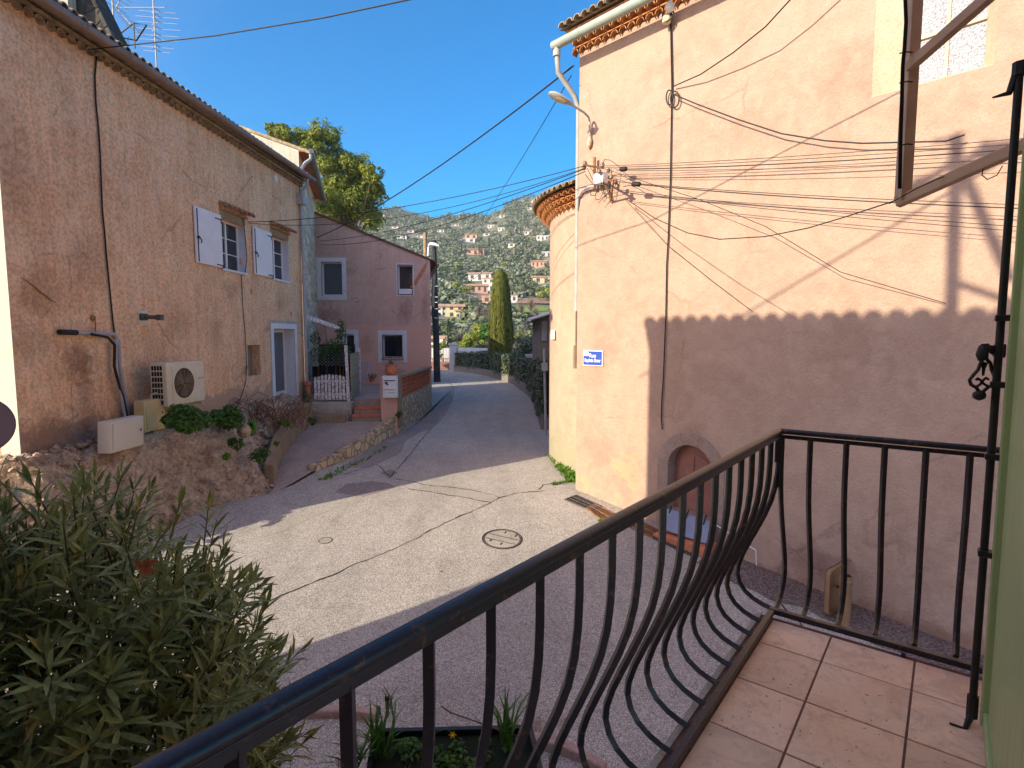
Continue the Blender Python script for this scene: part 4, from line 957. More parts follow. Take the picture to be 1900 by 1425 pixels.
for k in range(nt_): a = 2*math.pi*k/nt_; m.half(ap_p(RA+.52, a, za+.40), ap_p(.5, a, za+1.75), .10, (0, 0, 1), 5)
for k in range(n):
    a, b = 2*math.pi*k/n, 2*math.pi*(k+1)/n; m.poly([ap_p(RA+.48, a, za+.38), ap_p(RA+.48, b, za+.38), ap_p(0, 0, za+1.85)])
m.build('roof', mt['tileold'], ap)
# small plaque on the apse, street name sign on the church
def ap_hit(px, py, off=0):
    d = ray(px, py); d2 = V((d.x, d.y)); c2 = V((AC_.x, AC_.y)); A_ = d2.dot(d2); B_ = -2*d2.dot(c2); C_ = c2.dot(c2)-(RA+off)**2
    t_ = (-B_-math.sqrt(max(0, B_*B_-4*A_*C_)))/(2*A_); return d*t_
p = ap_hit(1027, 621, .03); nn = V((p.x-AC_.x, p.y-AC_.y, 0)).normalized(); tt = V((-nn.y, nn.x, 0))
MB().box(p-tt*.15-V((0, 0, .13)), tt*.30, nn*.03, V((0, 0, .26))).build('house_number_plate', mt['signw'], loc=p, bevel=.005, label='tiny white plate fixed on the apse wall left of the blue sign', cat='plate')
def text_mesh(name, body, fr_o, ux, uz, size, mat, par, ext=.002, align='CENTER', sx=1):
    cu = D.curves.new(name, 'FONT'); cu.body = body; cu.size = size; cu.extrude = ext; cu.align_x = align; cu.align_y = 'CENTER'; cu.offset = size*.02
    o = D.objects.new(name, cu); SC.collection.objects.link(o); C.view_layer.update()
    me = D.meshes.new_from_object(o.evaluated_get(C.evaluated_depsgraph_get())); D.objects.remove(o)
    nz = ux.cross(uz).normalized(); off = wloc(par)
    for v in me.vertices: v.co = V(fr_o)+ux*v.co.x*sx+uz*v.co.y+nz*v.co.z-off
    me.materials.clear(); me.materials.append(mat); r_ = D.objects.new(name, me); SC.collection.objects.link(r_); r_.parent = par; return r_
ss = (CH.pix(1083, 665)[0], CH.pix(1120, 664)[0], CH.pix(1101, 679)[1], CH.pix(1101, 650)[1])
sg = T('street_name_sign', 'blue enamel street name sign with white lettering on the church corner', 'sign', CH.P(ss[0], ss[2], .02))
m = MB(); CH.box(m, *ss, .005, .03); m.build('white_border', mt['signw'], sg, bevel=.01)
m = MB(); CH.box(m, ss[0]+.02, ss[1]-.025, ss[2]+.022, ss[3]-.022, .0305, .034); m.build('blue_panel', mt['signb'], sg)
m = MB(); CH.box(m, ss[0]+.03, ss[0]+.17, ss[3]-.13, ss[3]-.035, .0342, .036); m.build('number_tab', mt['signw'], sg)
zz = V((0, 0, 1)); cx = (ss[0]+ss[1])/2; sw = ss[1]-ss[0]; shh = ss[3]-ss[2]
text_mesh('lettering', 'Rue', CH.P(cx, ss[2]+shh*.66, .036), CH.u, zz, .125, mt['signw'], sg)
text_mesh('lettering', 'Baptistin Daver', CH.P(cx, ss[2]+shh*.35, .036), CH.u, zz, .115, mt['signw'], sg, sx=sw*.90/(.115*7.0))
text_mesh('lettering', '03', CH.P(ss[0]+.10, ss[3]-.083, .037), CH.u, zz, .08, mt['signb'], sg)
# ================================================================== NEIGHBOUR HOUSE across the lane, behind the viewer (casts the big shadow)
hsun = V((math.sin(HEAD), math.cos(HEAD), 0)); DC = 13.9
NB = Fr(tuple((CH.P(1.97, 0, 0)-hsun*DC)[:2]), 137.0, -1)
ZN = .40+(DC-.45)*math.tan(ELEV)
t = T('neighbour_house', 'rendered house with a canal tile roof standing behind the viewer', 'house', NB.P(5, -4.6, 0))
m = MB(); m.box(NB.P(0, -6, 0), NB.u*12, -NB.n*8, V((0, 0, ZN+5.85))); m.build('wall', mt['nshade'], t)
m = MB()
for k in range(int(12/.31)+1): m.half(NB.P(.05+k*.31, ZN-.13, .45), NB.P(.05+k*.31, ZN+.99, -4.2), .155, (0, 0, 1), 8)
m.prism([NB.P(-.05, ZN-.17, .43), NB.P(-.05, ZN+.9, -4.2), NB.P(-.05, ZN-.2, -8.4), NB.P(-.05, ZN-.30, .43)], NB.u*12.1); m.build('roof', mt['tile'], t)
m = MB()
for k in range(4): NB.box(m, 1.2+k*2.8, 2.2+k*2.8, 1.2, 2.8, 0, .03); 
m.build('shutters', mt['green'], t)
rm = T('roof_mast', 'braced metal mast with climbing stems on the roof behind the viewer', 'mast', NB.P(4.9, ZN, 0))
def unsun(px, py):
    s_, z = CH.pix(px, py); p = CH.P(s_, z, 0); return p-SUN*((DC-.2)/math.cos(ELEV))
m = MB(); m.tube([unsun(1775, 250), unsun(1765, 600)], .085, 6); m.build('mast', mt['black'], rm)
MB().tube([unsun(1779, 300), unsun(1875, 520)], .075, 6).build('brace', mt['black'], rm); MB().tube([unsun(1765, 522), unsun(1890, 565)], .05, 6).build('brace', mt['black'], rm)
m = MB(); m.tube([unsun(x, y) for x, y in [(1775,262),(1755,258),(1730,262)]], .03, 5); m.tube([unsun(x, y) for x, y in [(1770,300),(1740,320),(1705,345),(1690,360)]], .05, 5); m.tube([unsun(x, y) for x, y in [(1785,310),(1810,285),(1850,270),(1880,268)]], .05, 5)
for px, py in ((1708,345),(1700,352),(1850,272),(1830,280)): leaf_ball(m, unsun(px, py), (.16, .16, .16), 14, .09, .1)
m.build('climbing_stems', mt['twig'], rm)
# ================================================================== BANK, RAMP, TERRACE
def hnoise(x, y, s=1): return (math.sin(x*3.1*s+y*1.7*s)+math.sin(x*1.3*s-y*4.3*s+2)+.6*math.sin(x*7.7*s+1+y*5*s)+.5*math.sin(x*11*s-y*9*s))/3.1
FT = [(-1,-11.0),(4,-9.6),(8,-7.4),(9.5,-6.95),(11.75,-6.45),(12.29,-5.75),(12.8,-5.62),(13.6,-5.9),(15,-6.35),(17,-6.75),(18.9,-6.9)]
mb = MB(); NX, NY = 70, 260
for j in range(NY+1):
    y = -1+20.0*j/NY; xf = interp(FT, y); xw = -8.14+(y-8.96)*.0485-.02 if y > 8.9 else -30+(y+1)*.0
    if y <= 8.9: xw = max(-30, -8.2-(8.9-y)*2.5)
    zf = (g(xf, y) if y < 12.5 else interp([(12.5, g(-5.7, 12.5)), (19, -2.98)], y))-.05
    for i in range(NX+1):
        t_ = i/NX; x = xw+(xf-xw)*t_; pr = 1-(max(0, (t_-.30))/.70)**1.25 if t_ > .3 else 1
        hump = .38*math.exp(-((y-12.0)/1.5)**2)*math.exp(-((t_-.58)/.2)**2)
        edge = min(1, 6*(1-t_), 8*t_+.3)
        z = zf+(-1.98-zf)*pr+hump+edge*(.11*hnoise(x, y)+.09*hnoise(x, y, 2.7)+.11*abs(hnoise(x, y, 5.3))-.04)
        mb.v.append((x, y, z))
for j in range(NY):
    for i in range(NX):
        q_ = j*(NX+1)+i; mb.f.append((q_, q_+1, q_+NX+2, q_+NX+1)); mb.m.append(0)
mb.build('earth_bank', mt['rock'], kind='structure', smooth=True)
# concrete ramp up to the steps
rl = [(12.35,-5.55),(12.8,-5.6),(13.6,-5.86),(15,-6.3),(17,-6.7),(19.1,-6.85)]; rr_ = [(12.35,-5.50),(13.0,-5.3),(14.32,-5.02),(15.66,-4.75),(17.43,-4.5),(19.1,-4.33)]
rz = lambda y: interp([(12.3, g(-5.5, 12.3)+.004), (14, -3.42), (19.1, -2.93)], y)
mb = MB(); n = 28
for j in range(n+1):
    y = 12.35+6.8*j/n
    for i in range(9): x = interp(rl, y)+(interp(rr_, y)-interp(rl, y))*i/8; mb.v.append((x, y, rz(y)+.006*hnoise(x, y, 2)))
for j in range(n):
    for i in range(8): q_ = j*9+i; mb.f.append((q_, q_+1, q_+10, q_+9)); mb.m.append(0)
mb.build('ramp', mt['conc'], kind='structure')
# ochre retaining edge between bank and ramp
m = MB(); ys = [12.9+6.0*i/24 for i in range(25)]
for a, b in zip(ys, ys[1:]):
    def E(y, off): return V((interp(rl, y)+off, y, 0))
    za_, zb_ = -3.05+.9*(a-12.9)/6, -3.05+.9*(b-12.9)/6; za_ += .04*hnoise(a, 1, 3); zb_ += .04*hnoise(b, 1, 3)
    A0, A1, B0, B1 = E(a, .0), E(a, -.22), E(b, .0), E(b, -.22); Z = V((0, 0, 1))
    m.poly([A0+Z*-3.7, B0+Z*-3.7, B0+Z*zb_, A0+Z*za_]); m.poly([A0+Z*za_, B0+Z*zb_, B1+Z*(zb_+.03), A1+Z*(za_+.03)]); m.poly([A1+Z*(za_+.03), B1+Z*(zb_+.03), B1+Z*-3.7, A1+Z*-3.7])
m.poly([E(12.9, 0)+Z*-3.7, E(12.9, 0)+Z*-3.05, E(12.9, -.22)+Z*-3.02, E(12.9, -.22)+Z*-3.7])
m.build('retaining_edge', mt['ochre'], loc=(-6.2, 15, -3.3), label='low ochre mortar retaining edge between the earth bank and the ramp', cat='wall')
# low stone wall between ramp and road, then the retaining wall with claustra
WL = [(14.05,-5.02),(14.6,-4.88),(15.66,-4.63),(17.43,-4.29),(19.3,-4.08)]
WR = [(19.3,-4.08),(20.46,-4.01),(23.23,-3.87),(26.45,-3.84)]
def pathwall(K, zt_fn, th, y0, y1, n, jag=0):
    m = MB()
    for i in range(n):
        a = y0+(y1-y0)*i/n; b = y0+(y1-y0)*(i+1)/n; xa, xb = interp(K, a), interp(K, b); za_, zb_ = zt_fn(a), zt_fn(b)
        if jag: za_ = zb_ = (za_+zb_)/2+random.uniform(-jag, jag)
        pa = [V((xa, a, g(xa, a)-.3)), V((xb, b, g(xb, b)-.3)), V((xb, b, zb_)), V((xa, a, za_))]; o_ = V((-th, 0, 0))
        m.poly([pa[0], pa[3], pa[2], pa[1]][::-1]); m.poly([pa[3], pa[3]+o_, pa[2]+o_, pa[2]][::-1]); m.poly([pa[0]+o_, pa[1]+o_, pa[2]+o_, pa[3]+o_][::-1])
        m.poly([pa[0], pa[0]+o_, pa[3]+o_, pa[3]]); m.poly([pa[1], pa[2], pa[2]+o_, pa[1]+o_])
    return m
m = pathwall(WL, lambda y: max(g(-4.5, y)+.06, rz(y)+.10+.02*math.sin(y*9)), .26, 14.05, 19.3, 42, .018)
m.build('low_stone_wall', mt['lstone'], loc=(-4.5, 17, -3.4), label='low golden stone wall curving between the concrete ramp and the road', cat='wall')
rw = T('terrace_wall', 'golden stone retaining wall with red openwork brick panel beside the road', 'wall', (-3.95, 22.5, -3.4))
pathwall(WR, lambda y: -2.25, .28, 19.3, 26.45, 30).build('stone_base', mt['lstone'], rw)
m = MB(); ZT2 = -1.42
ysb = [19.95+6.4*i/32 for i in range(33)]
for i, (a, b) in enumerate(zip(ysb, ysb[1:])):
    xa = interp(WR, a)-.04
    for k in range(5):
        z = -2.20+k*.145; m.cbox(xa-.12, xa-.02, a+.012, a+.045, z, z+.125); m.cbox(xa-.12, xa-.02, a, b, z+.118, z+.142)
    m.poly([(xa-.10, a, -2.24), (xa-.10, b, -2.24), (xa-.10, b, -1.48), (xa-.10, a, -1.48)])
m.build('claustra_panel', mt['terra'], rw)
m = MB(); 
for a, b in zip(ysb, ysb[1:]):
    xa, xb = interp(WR, a)+.02, interp(WR, b)+.02; m.box((xa-.26, a, ZT2-.06), (.28, 0, 0), (xb-xa, b-a, 0), (0, 0, .09))
m.build('coping', mt['ochre'], rw)
m = MB(); m.cbox(-4.58, -4.02, 19.25, 19.85, -3.6, -1.38); m.build('gate_pillar', mt['pink'], rw)
m = MB(); m.cbox(-4.10, -3.97, 19.30, 19.95, -3.2, -1.36); m.build('pillar_cheek', mt['ochre'], rw)
mbx = T('mailbox', 'white metal mailbox with small labels on the pillar below the terracotta pot', 'mailbox', (-4.27, 19.2, -2.2))
a = at(713, 737, 19.2); b = at(738, 697, 19.2)
m = MB(); m.cbox(a.x, b.x, 18.98, 19.24, a.z, b.z); m.build('casing', mt['signw'], mbx, bevel=.01)
m = MB(); m.cbox(a.x+.02, b.x-.02, 18.965, 18.978, a.z+.04, a.z+.36); m.build('door', mt['signw'], mbx, bevel=.003)
m = MB(); m.cbox(a.x+.05, b.x-.05, 18.972, 18.979, b.z-.17, b.z-.14); m.build('slot', mt['black'], mbx)
m = MB(); zq = (a.z+b.z)/2+.16
m.cbox(a.x+.10, a.x+.17, 18.96, 18.977, zq-.06, zq+.02); m.cbox(a.x+.05, a.x+.07, 18.96, 18.977, zq-.02, zq+.01); m.cbox(a.x+.14, a.x+.20, 18.958, 18.977, zq-.09, zq-.05); m.build('emblem', mt['black'], mbx)
m = MB(); m.cbox(a.x+.05, b.x-.06, 18.957, 18.964, a.z+.27, a.z+.30); m.cbox(a.x+.18, b.x-.06, 18.957, 18.964, a.z+.17, a.z+.19); m.cbox(a.x+.05, a.x+.08, 18.957, 18.964, a.z+.165, a.z+.19); m.build('name_label', mt['pvc'], mbx)
pt = T('flower_pot', 'round terracotta pot with a small plant on the pillar above the white mailbox', 'plant pot', (-4.24, 19.5, -1.37))
pc = V((-4.24, 19.5, -1.38)); MB().lathe(pc, [(.11, 0), (.19, .10), (.22, .24), (.19, .36), (.21, .37), (.21, .42), (.17, .42), (.15, .36)], 18).build('pot', mt['terra'], pt, smooth=True)
MB().lathe(pc, [(.17, -.0), (.21, .03), (.20, .035), (.1, .02)], 16).build('saucer', mt['terra'], pt)
m = MB(); leaf_ball(m, pc+V((0, 0, .46)), (.16, .16, .10), 60, .05, .1); m.build('plant', mt['hedge'], pt)
# terrace, steps, platform
st = T('terrace_steps', 'terrace landing with two terracotta edged steps down to the ramp', 'steps', (-5.1, 19.6, -2.95))
xL, xR_ = at(655, 770, 19.4).x, -4.60
m = MB(); m.cbox(xL-.0, xR_, 19.85, 26.5, -3.6, -2.23); m.cbox(-9.3, xL-.003, 19.95, 26.5, -3.6, -2.25); m.cbox(xR_, -4.1, 19.86, 26.5, -3.6, -2.235); m.build('landing', mt['conc'], st)
for k, (z, y) in enumerate(((-2.47, 19.55), (-2.70, 19.25))):
    m = MB(); m.cbox(xL, xR_, y, y+.60, -3.4, z-.05); s_ = m.build('step', mt['conc'], st); m = MB(); m.cbox(xL, xR_, y-.02, y+.02, z-.10, z); m.cbox(xL, xR_, y+.02, y+.32, z-.05, z-.01); m.build('tread_edge', mt['terra'], s_, bevel=.01)
pf = T('stone_platform', 'worn stone slabs under the white picket gate', 'platform', (-6.5, 19.6, -3))
a1_ = at(578, 745, 19.6); a2_ = at(652, 743, 19.6)
m = MB(); m.cbox(-7.45, a2_.x-.0, 19.45, 19.95, -3.5, -2.31); m.build('slab', mt['plaster'], pf, bevel=.03); m = MB(); m.cbox(-7.3, a2_.x-.02, 19.15, 19.45, -3.5, -2.58); m.build('slab', mt['conc'], pf, bevel=.03); m = MB(); m.cbox(-6.7, a2_.x-.04, 18.9, 19.15, -3.5, -2.68); m.build('slab', mt['ochre'], pf, bevel=.03)
# picket gate
pg = T('picket_gate', 'low white picket gate with peeling paint and arched top', 'gate', (-6.4, 19.7, -2.3))
xa, xb = at(582, 720, 19.7).x, at(648, 720, 19.7).x; n = 10
for k in range(n):
    x = xa+(xb-xa)*(k+.5)/n; h_ = .80+.13*math.sin(math.pi*(k+.5)/n)+random.uniform(-.01, .01); w_ = (xb-xa)/n*.36
    m = MB(); m.prism([V((x-w_, 19.68, -2.24)), V((x+w_, 19.68, -2.24)), V((x+w_, 19.68, -2.24+h_-.04)), V((x, 19.68, -2.24+h_)), V((x-w_, 19.68, -2.24+h_-.04))], V((0, .022, 0))); m.build('picket', mt['greyw'], pg)
for z in (-2.07, -1.62): m = MB(); m.cbox(xa, xb, 19.705, 19.74, z, z+.07); m.build('gate_bar', mt['greyw'], pg)
fp = T('terracotta_flue', 'orange terracotta pipe standing at the foot of the grey downpipe', 'pipe', (-7.35, 19.6, -2.3))
MB().lathe((at(571, 720, 19.75).x, 19.75, -2.35), [(.10, 0), (.10, .62), (.13, .64), (.13, .76), (.09, .76)], 14).build('flue_pipe', mt['terra'], fp)
# reed side screen
rs_ = T('reed_screen', 'reed panel screen with tall pale post between the picket gate and the steps', 'screen', (at(648, 740, 19.7).x, 19.7, -2.25))
x0 = at(646, 700, 19.7).x; m = MB(); m.box((x0-.045, 19.66, -2.3), (.09, 0, 0), (0, .09, 0), (-.06, 0, 2.0)); m.build('post', mt['greyw'], rs_)
x1 = at(667, 660, 22.2).x
for z0, z1 in ((-1.42, -.65), (-2.22, -1.48)): m = MB(); m.box((x0+.05, 19.8, z0), (x1-x0-.1, 2.4, 0), (.03, -.01, 0), (0, 0, z1-z0)); m.build('reed_panel', mt['reed'], rs_)
for z in (-.65, -1.48): m = MB(); m.box((x0+.04, 19.78, z), (x1-x0-.1, 2.4, 0), (.05, -.02, 0), (0, 0, .05)); m.build('rail', mt['wood'], rs_)
m = MB(); m.box((x1-.05, 22.15, -2.3), (.08, 0, 0), (0, .08, 0), (0, 0, 1.85)); m.build('post', mt['greyw'], rs_)
# lattice screen with dark shed
sh = T('garden_screen', 'dark fence with white diamond lattice behind the picket gate', 'screen', (-6.9, 21.6, -2.3))
xa, xb = at(578, 660, 21.6).x, at(642, 660, 21.6).x
m = MB(); m.cbox(xa, xb, 21.62, 21.7, -2.3, -1.15); m.build('lower_panel', mt['dark'], sh)
m = MB(); 
def clipseg(x0_, z0_, dx, dz, zl_, zh_):
    t0 = max(0, (xa-x0_)/dx if dx > 0 else (xb-x0_)/dx); t1 = min((zh_-z0_)/dz, (xb-x0_)/dx if dx > 0 else (xa-x0_)/dx)
    return (t0, t1)
zl_, zh_ = -1.12, -.35
for k in range(-8, 16):
    for dx in (1, -1):
        x_ = xa+k*.13 if dx > 0 else xa+k*.13+.3
        t0, t1 = clipseg(x_, zl_, dx, 1.0, zl_, zh_)
        if t1-t0 > .05: p_ = V((x_+dx*t0, 21.6+(.01 if dx > 0 else -.01), zl_+t0)); m.tube([p_, p_+V((dx, 0, 1))*(t1-t0)], .012, 4)
m.build('lattice', mt['lampg'], sh)
m = MB(); m.cbox(xa-.05, xb+.05, 22.6, 22.7, -2.3, -.30); m.build('back_panel', mt['dark'], sh)
aw = T('awning', 'folded pale awning arm sloping over the small side garden', 'awning', V(at(568, 590, 20.5)))
A = V(at(566, 591, 20.5)); B = V(at(627, 611, 21.0)); MB().prism([A, B, B+V((0, 0, .09)), A+V((0, 0, .14))], V((0, .22, .02))).build('canvas', mt['greyw'], aw)
cl = T('climbing_shrub', 'thin green and rust climbing shrub over the dark garden screen', 'shrub', (-6.6, 21.4, -2.3))
m = MB()
for px, py, r_, n in ((625,640,.35,200),(612,650,.4,160),(590,655,.35,160),(633,615,.25,120),(640,650,.3,120),(585,625,.25,90),(632,600,.15,50)):
    c = at(px, py, 21.3); leaf_ball(m, c, (r_, .25, r_*1.2), n, .05, 0)
m.build('leaves', mt['bushg'], cl)
m = MB()
for px in (590, 605, 622, 630, 636): b_ = at(px, 705, 21.35); m.tube([b_, at(px+4, 650, 21.3), at(px-3 if px < 620 else px+6, 600, 21.2)], [.025, .02, .008], 5)
m.build('stems', mt['twig'], cl)
lg = T('garden_ladder', 'pair of pale poles leaning on the pink wall behind the reed screen', 'ladder', V(at(676, 705, 24)))
for px in (674, 680): m = MB(); m.tube([at(px, 705, 24), at(px+5, 672, 24.3)], .035, 6); m.build('pole', mt['pvc'], lg)
m = MB(); m.tube([at(668, 672, 24.3), at(684, 672, 24.3)], .035, 6); m.build('crossbar', mt['pvc'], lg)
pbt = T('small_plant_pot', 'small dark plant pot on the terrace floor by the pink wall', 'plant pot', V(at(690, 708, 25)))
MB().lathe(at(690, 709, 25), [(.10, 0), (.15, .25), (.13, .25)], 12).build('pot', mt['terra'], pbt); m = MB(); leaf_ball(m, at(691, 697, 25), (.2, .2, .15), 50, .06, 0); m.build('plant', mt['hedge'], pbt)
# plants on the bank
def bank_z(x, y):
    xf = interp(FT, y); xw = -8.14+(y-8.96)*.0485; t_ = (x-xw)/(xf-xw); zf = (g(xf, y) if y < 12.5 else interp([(12.5, g(-5.7, 12.5)), (19, -2.98)], y))-.05
    pr = 1-(max(0, (t_-.30))/.70)**1.25 if t_ > .3 else 1
    return zf+(-1.98-zf)*pr
def bushy(px, py, Y, rx, rz_, n, label, mat='bushg', size=.05, name='leafy_plant'):
    c = V(at(px, py, Y)); t = T(name, label, 'plant', c-V((0, 0, rz_)))
    m = MB(); leaf_ball(m, c, (rx*.85, rx*.7, rz_*.85), n//2, size, .4, up=.5)
    for _ in range(9):
        a = random.uniform(0, 6.28); e = random.uniform(-.3, 1.2); q = c+V((math.cos(a)*math.cos(e)*rx*.7, math.sin(a)*math.cos(e)*rx*.55, math.sin(e)*rz_*.75)); r_ = random.uniform(.25, .5)
        leaf_ball(m, q, (rx*r_, rx*r_, rz_*r_*1.2), n//10, size*random.uniform(.8, 1.3), .3, up=.5)
    m.build('foliage', mt[mat], t)
    m = MB()
    for k in range(6): a = k*1.05; m.tube([c-V((0, 0, rz_)), c+V((math.cos(a)*rx*.5, math.sin(a)*rx*.4, rz_*.2))], .012, 4)
    m.build('stems', mt['stem'], t)
bushy(350, 780, 11.3, .46, .30, 1500, 'dense bright green rounded plant right under the air conditioner')
bushy(424, 778, 12.4, .38, .27, 1100, 'smaller rounded green plant right of the one under the air conditioner', size=.045)
bushy(466, 794, 13.0, .16, .2, 160, 'sparse weed beside the pale rock on the bank', 'weed', .04, 'weed')
bushy(440, 825, 12.2, .22, .16, 200, 'low green weed patch in the middle of the bank slope', 'bushg', .035, 'weed')
bushy(480, 842, 12.6, .26, .25, 240, 'trailing weeds down the bank above the ramp', 'bushg', .035, 'weed')
bushy(420, 848, 11.6, .09, .08, 60, 'tiny green tuft on the bare rock of the bank', 'weed', .035, 'weed')
bushy(513, 823, 13.6, .09, .08, 60, 'tiny tuft on the ochre retaining edge', 'weed', .03, 'weed')
bushy(530, 785, 15.0, .22, .12, 160, 'green weeds at the foot of the dry brambles', 'weed', .04, 'weed')
bushy(579, 782, 16.8, .14, .14, 90, 'weed growing at the corner of the stone platform', 'bushg', .04, 'weed')
bushy(568, 745, 18.6, .13, .42, 260, 'narrow dark conical shrub at the foot of the downpipe', 'hedge', .04, 'small_shrub')
bushy(740, 770, 19.1, .12, .14, 90, 'weed sprouting from the wall below the mailbox', 'bushg', .04, 'weed')
br = T('dry_brambles', 'tangle of leafless reddish brambles before the white door', 'bramble', V(at(505, 790, 15.3)))
m = MB()
for k in range(170):
    x0 = random.uniform(440, 575); Yb = random.uniform(14.6, 16.4); b_ = at(x0, random.uniform(770, 800), Yb); l = random.uniform(.35, 1.0); a = random.uniform(0, 6.28)
    d_ = V((math.cos(a)*.6, math.sin(a)*.4, 1)).normalized(); p1 = b_+d_*l*.6; p2 = p1+V((math.cos(a+1)*.3, math.sin(a+1)*.2, .12))*l; p3 = p2+V((math.cos(a+1)*.35, 0, -.22))*l
    m.tube([b_, p1, p2, p3], [.011, .009, .007, .004], 3, cap=False)
m.build('stems', mt['twig'], br)
rk = T('bank_rock', 'rounded pale rock at the end of the smaller green plant', 'rock', V(at(453, 800, 12.6)))
m = MB(); c = V(at(453, 800, 12.6)); m.lathe(c, [(.02, -.16), (.12, -.12), (.16, 0), (.12, .12), (.03, .17)], 9); m.build('rock_body', mt['rock'], rk, smooth=True)
def weeds(name, label, pts, n, spread, size, mat='weed'):
    c0 = pts[0]; m = MB()
    for a, b in zip(pts, pts[1:]):
        for _ in range(n):
            p = a.lerp(b, random.random())+V((random.gauss(0, spread), random.gauss(0, spread), 0)); p.z = g(p.x, p.y)
            for k in range(4):
                a_ = random.uniform(0, 6.28); d_ = V((math.cos(a_), math.sin(a_), random.uniform(.5, 1.6)))*size*random.uniform(.6, 1.3); w_ = V((-math.sin(a_), math.cos(a_), 0))*size*.28
                m.poly([p, p+d_*.6+w_, p+d_, p+d_*.6-w_])
    m.build(name, mt[mat], loc=c0, label=label, cat='weeds')
gp = lambda *P: [V(G(*p)) for p in P]
weeds('wall_weeds', 'bright green weeds along the foot of the apse and church corner', gp((1024,848),(1040,868),(1055,885),(1062,893)), 55, .07, .10)
weeds('wall_weeds', 'small green weeds in the crack leading away from the church corner', gp((1060,893),(1035,898),(1025,900)), 22, .03, .05)
weeds('wall_weeds', 'green weeds along the base of the low golden stone wall', gp((590,893),(620,882),(660,862),(720,830)), 16, .06, .07)
weeds('wall_weeds', 'tuft of weeds at the near end of the second drain grate', gp((1112,968),(1122,972)), 12, .03, .05)
def rock(mb, c, r, m=0):
    n = 6; k0 = len(mb.v)
    for j, (f, h) in enumerate(((.55, -.5), (1, -.1), (.8, .35), (.25, .6))):
        for i in range(n):
            a_ = 2*math.pi*(i+.4*j)/n; q = r*f*random.uniform(.75, 1.25); mb.v.append((c.x+math.cos(a_)*q, c.y+math.sin(a_)*q, c.z+h*r*random.uniform(.8, 1.2)))
    for j in range(3):
        for i in range(n): mb.f.append((k0+j*n+i, k0+j*n+(i+1) % n, k0+(j+1)*n+(i+1) % n, k0+(j+1)*n+i)); mb.m.append(m)
    mb.f.append(tuple(k0+3*n+i for i in range(n))); mb.m.append(m)
m = MB()
for _ in range(900):
    y = random.uniform(8.5, 17); xf = interp(FT, y); xw = -8.14+(y-8.96)*.0485; t_ = random.random()**.8; x = xw+(xf-xw)*t_
    rock(m, V((x, y, bank_z(x, y)+.03)), random.choice((.02, .03, .03, .05, .08)))
m.build('loose_stones', mt['rock'], kind='stuff', label='loose stones and rubble lying over the earth bank', cat='stones')
m = MB()
for _ in range(520):
    y = random.uniform(12.4, 26); x = interp(WL+WR if y > 14.05 else [(12.4, -5.4), (14.05, -5.02)], y)+abs(random.gauss(0, .09))+.02; z = g(x, y)+.012; a_ = random.uniform(0, 6.28); l = random.uniform(.01, .035)
    m.poly([(x, y, z), (x+math.cos(a_)*l, y+math.sin(a_)*l, z+.004), (x+math.cos(a_+1)*l, y+math.sin(a_+1)*l, z+.01)])
for _ in range(700):
    s_ = random.uniform(0, 9); p = CH.P(s_, 0, abs(random.gauss(0, .12))+.02); z = g(p.x, p.y)+.016; a_ = random.uniform(0, 6.28); l = random.uniform(.01, .03)
    m.poly([(p.x, p.y, z), (p.x+math.cos(a_)*l, p.y+math.sin(a_)*l, z+.004), (p.x+math.cos(a_+1)*l, p.y+math.sin(a_+1)*l, z+.01)])
m.build('leaf_litter', mt['deadleaf'], kind='stuff', label='dry leaf litter gathered along the road edges', cat='litter')
# ================================================================== STREET FITTINGS
def manhole(px, py, r_, label, lines=True):
    c = V(G(px, py)); e = .01; gx = (g(c.x+e, c.y)-g(c.x-e, c.y))/(2*e); gy = (g(c.x, c.y+.2)-g(c.x, c.y-.2))/.4; nn = V((-gx, -gy, 1)).normalized()
    t = T('manhole_cover', label, 'manhole', c); ux = V((1, 0, gx)).normalized(); uy = nn.cross(ux)
    m = MB(); N = 40
    for a_, b_, h0 in ((r_*.86, r_*.90, .006), (r_*.93, r_, .006)):
        for k in range(N):
            A_, B_ = 2*math.pi*k/N, 2*math.pi*(k+1)/N; m.poly([c+(ux*math.cos(A_)+uy*math.sin(A_))*a_+nn*h0, c+(ux*math.cos(A_)+uy*math.sin(A_))*b_+nn*h0, c+(ux*math.cos(B_)+uy*math.sin(B_))*b_+nn*h0, c+(ux*math.cos(B_)+uy*math.sin(B_))*a_+nn*h0])
    m.build('rim', mt['tar'], t)
    m = MB(); m.lathe(c, [(r_*.87, -.02), (r_*.87, .005), (.01, .006)], 32, ax=nn); m.build('cover', mt['concl'], t)
    if lines:
        m = MB(); ad = ux*.93-uy*.36; bd = ux*.36+uy*.93
        for o_ in (-.16, .12): p_ = c+bd*r_*o_*1.6+nn*.008; m.tube([p_-ad*r_*.78, p_+ad*r_*.78], .006, 4)
        for x_, y_ in ((-.45, -.5), (.15, -.6), (-.1, .55), (.5, .45)): p_ = c+ad*r_*x_+bd*r_*y_+nn*.008; m.tube([p_, p_+bd*r_*.2], .012, 4)
        m.build('slots', mt['tar'], t)
manhole(932, 1000, .40, 'large round manhole cover with slotted pattern in the sunlit road')
manhole(604, 1003, .13, 'small round valve cover in the sunlit road left of the large manhole', False)
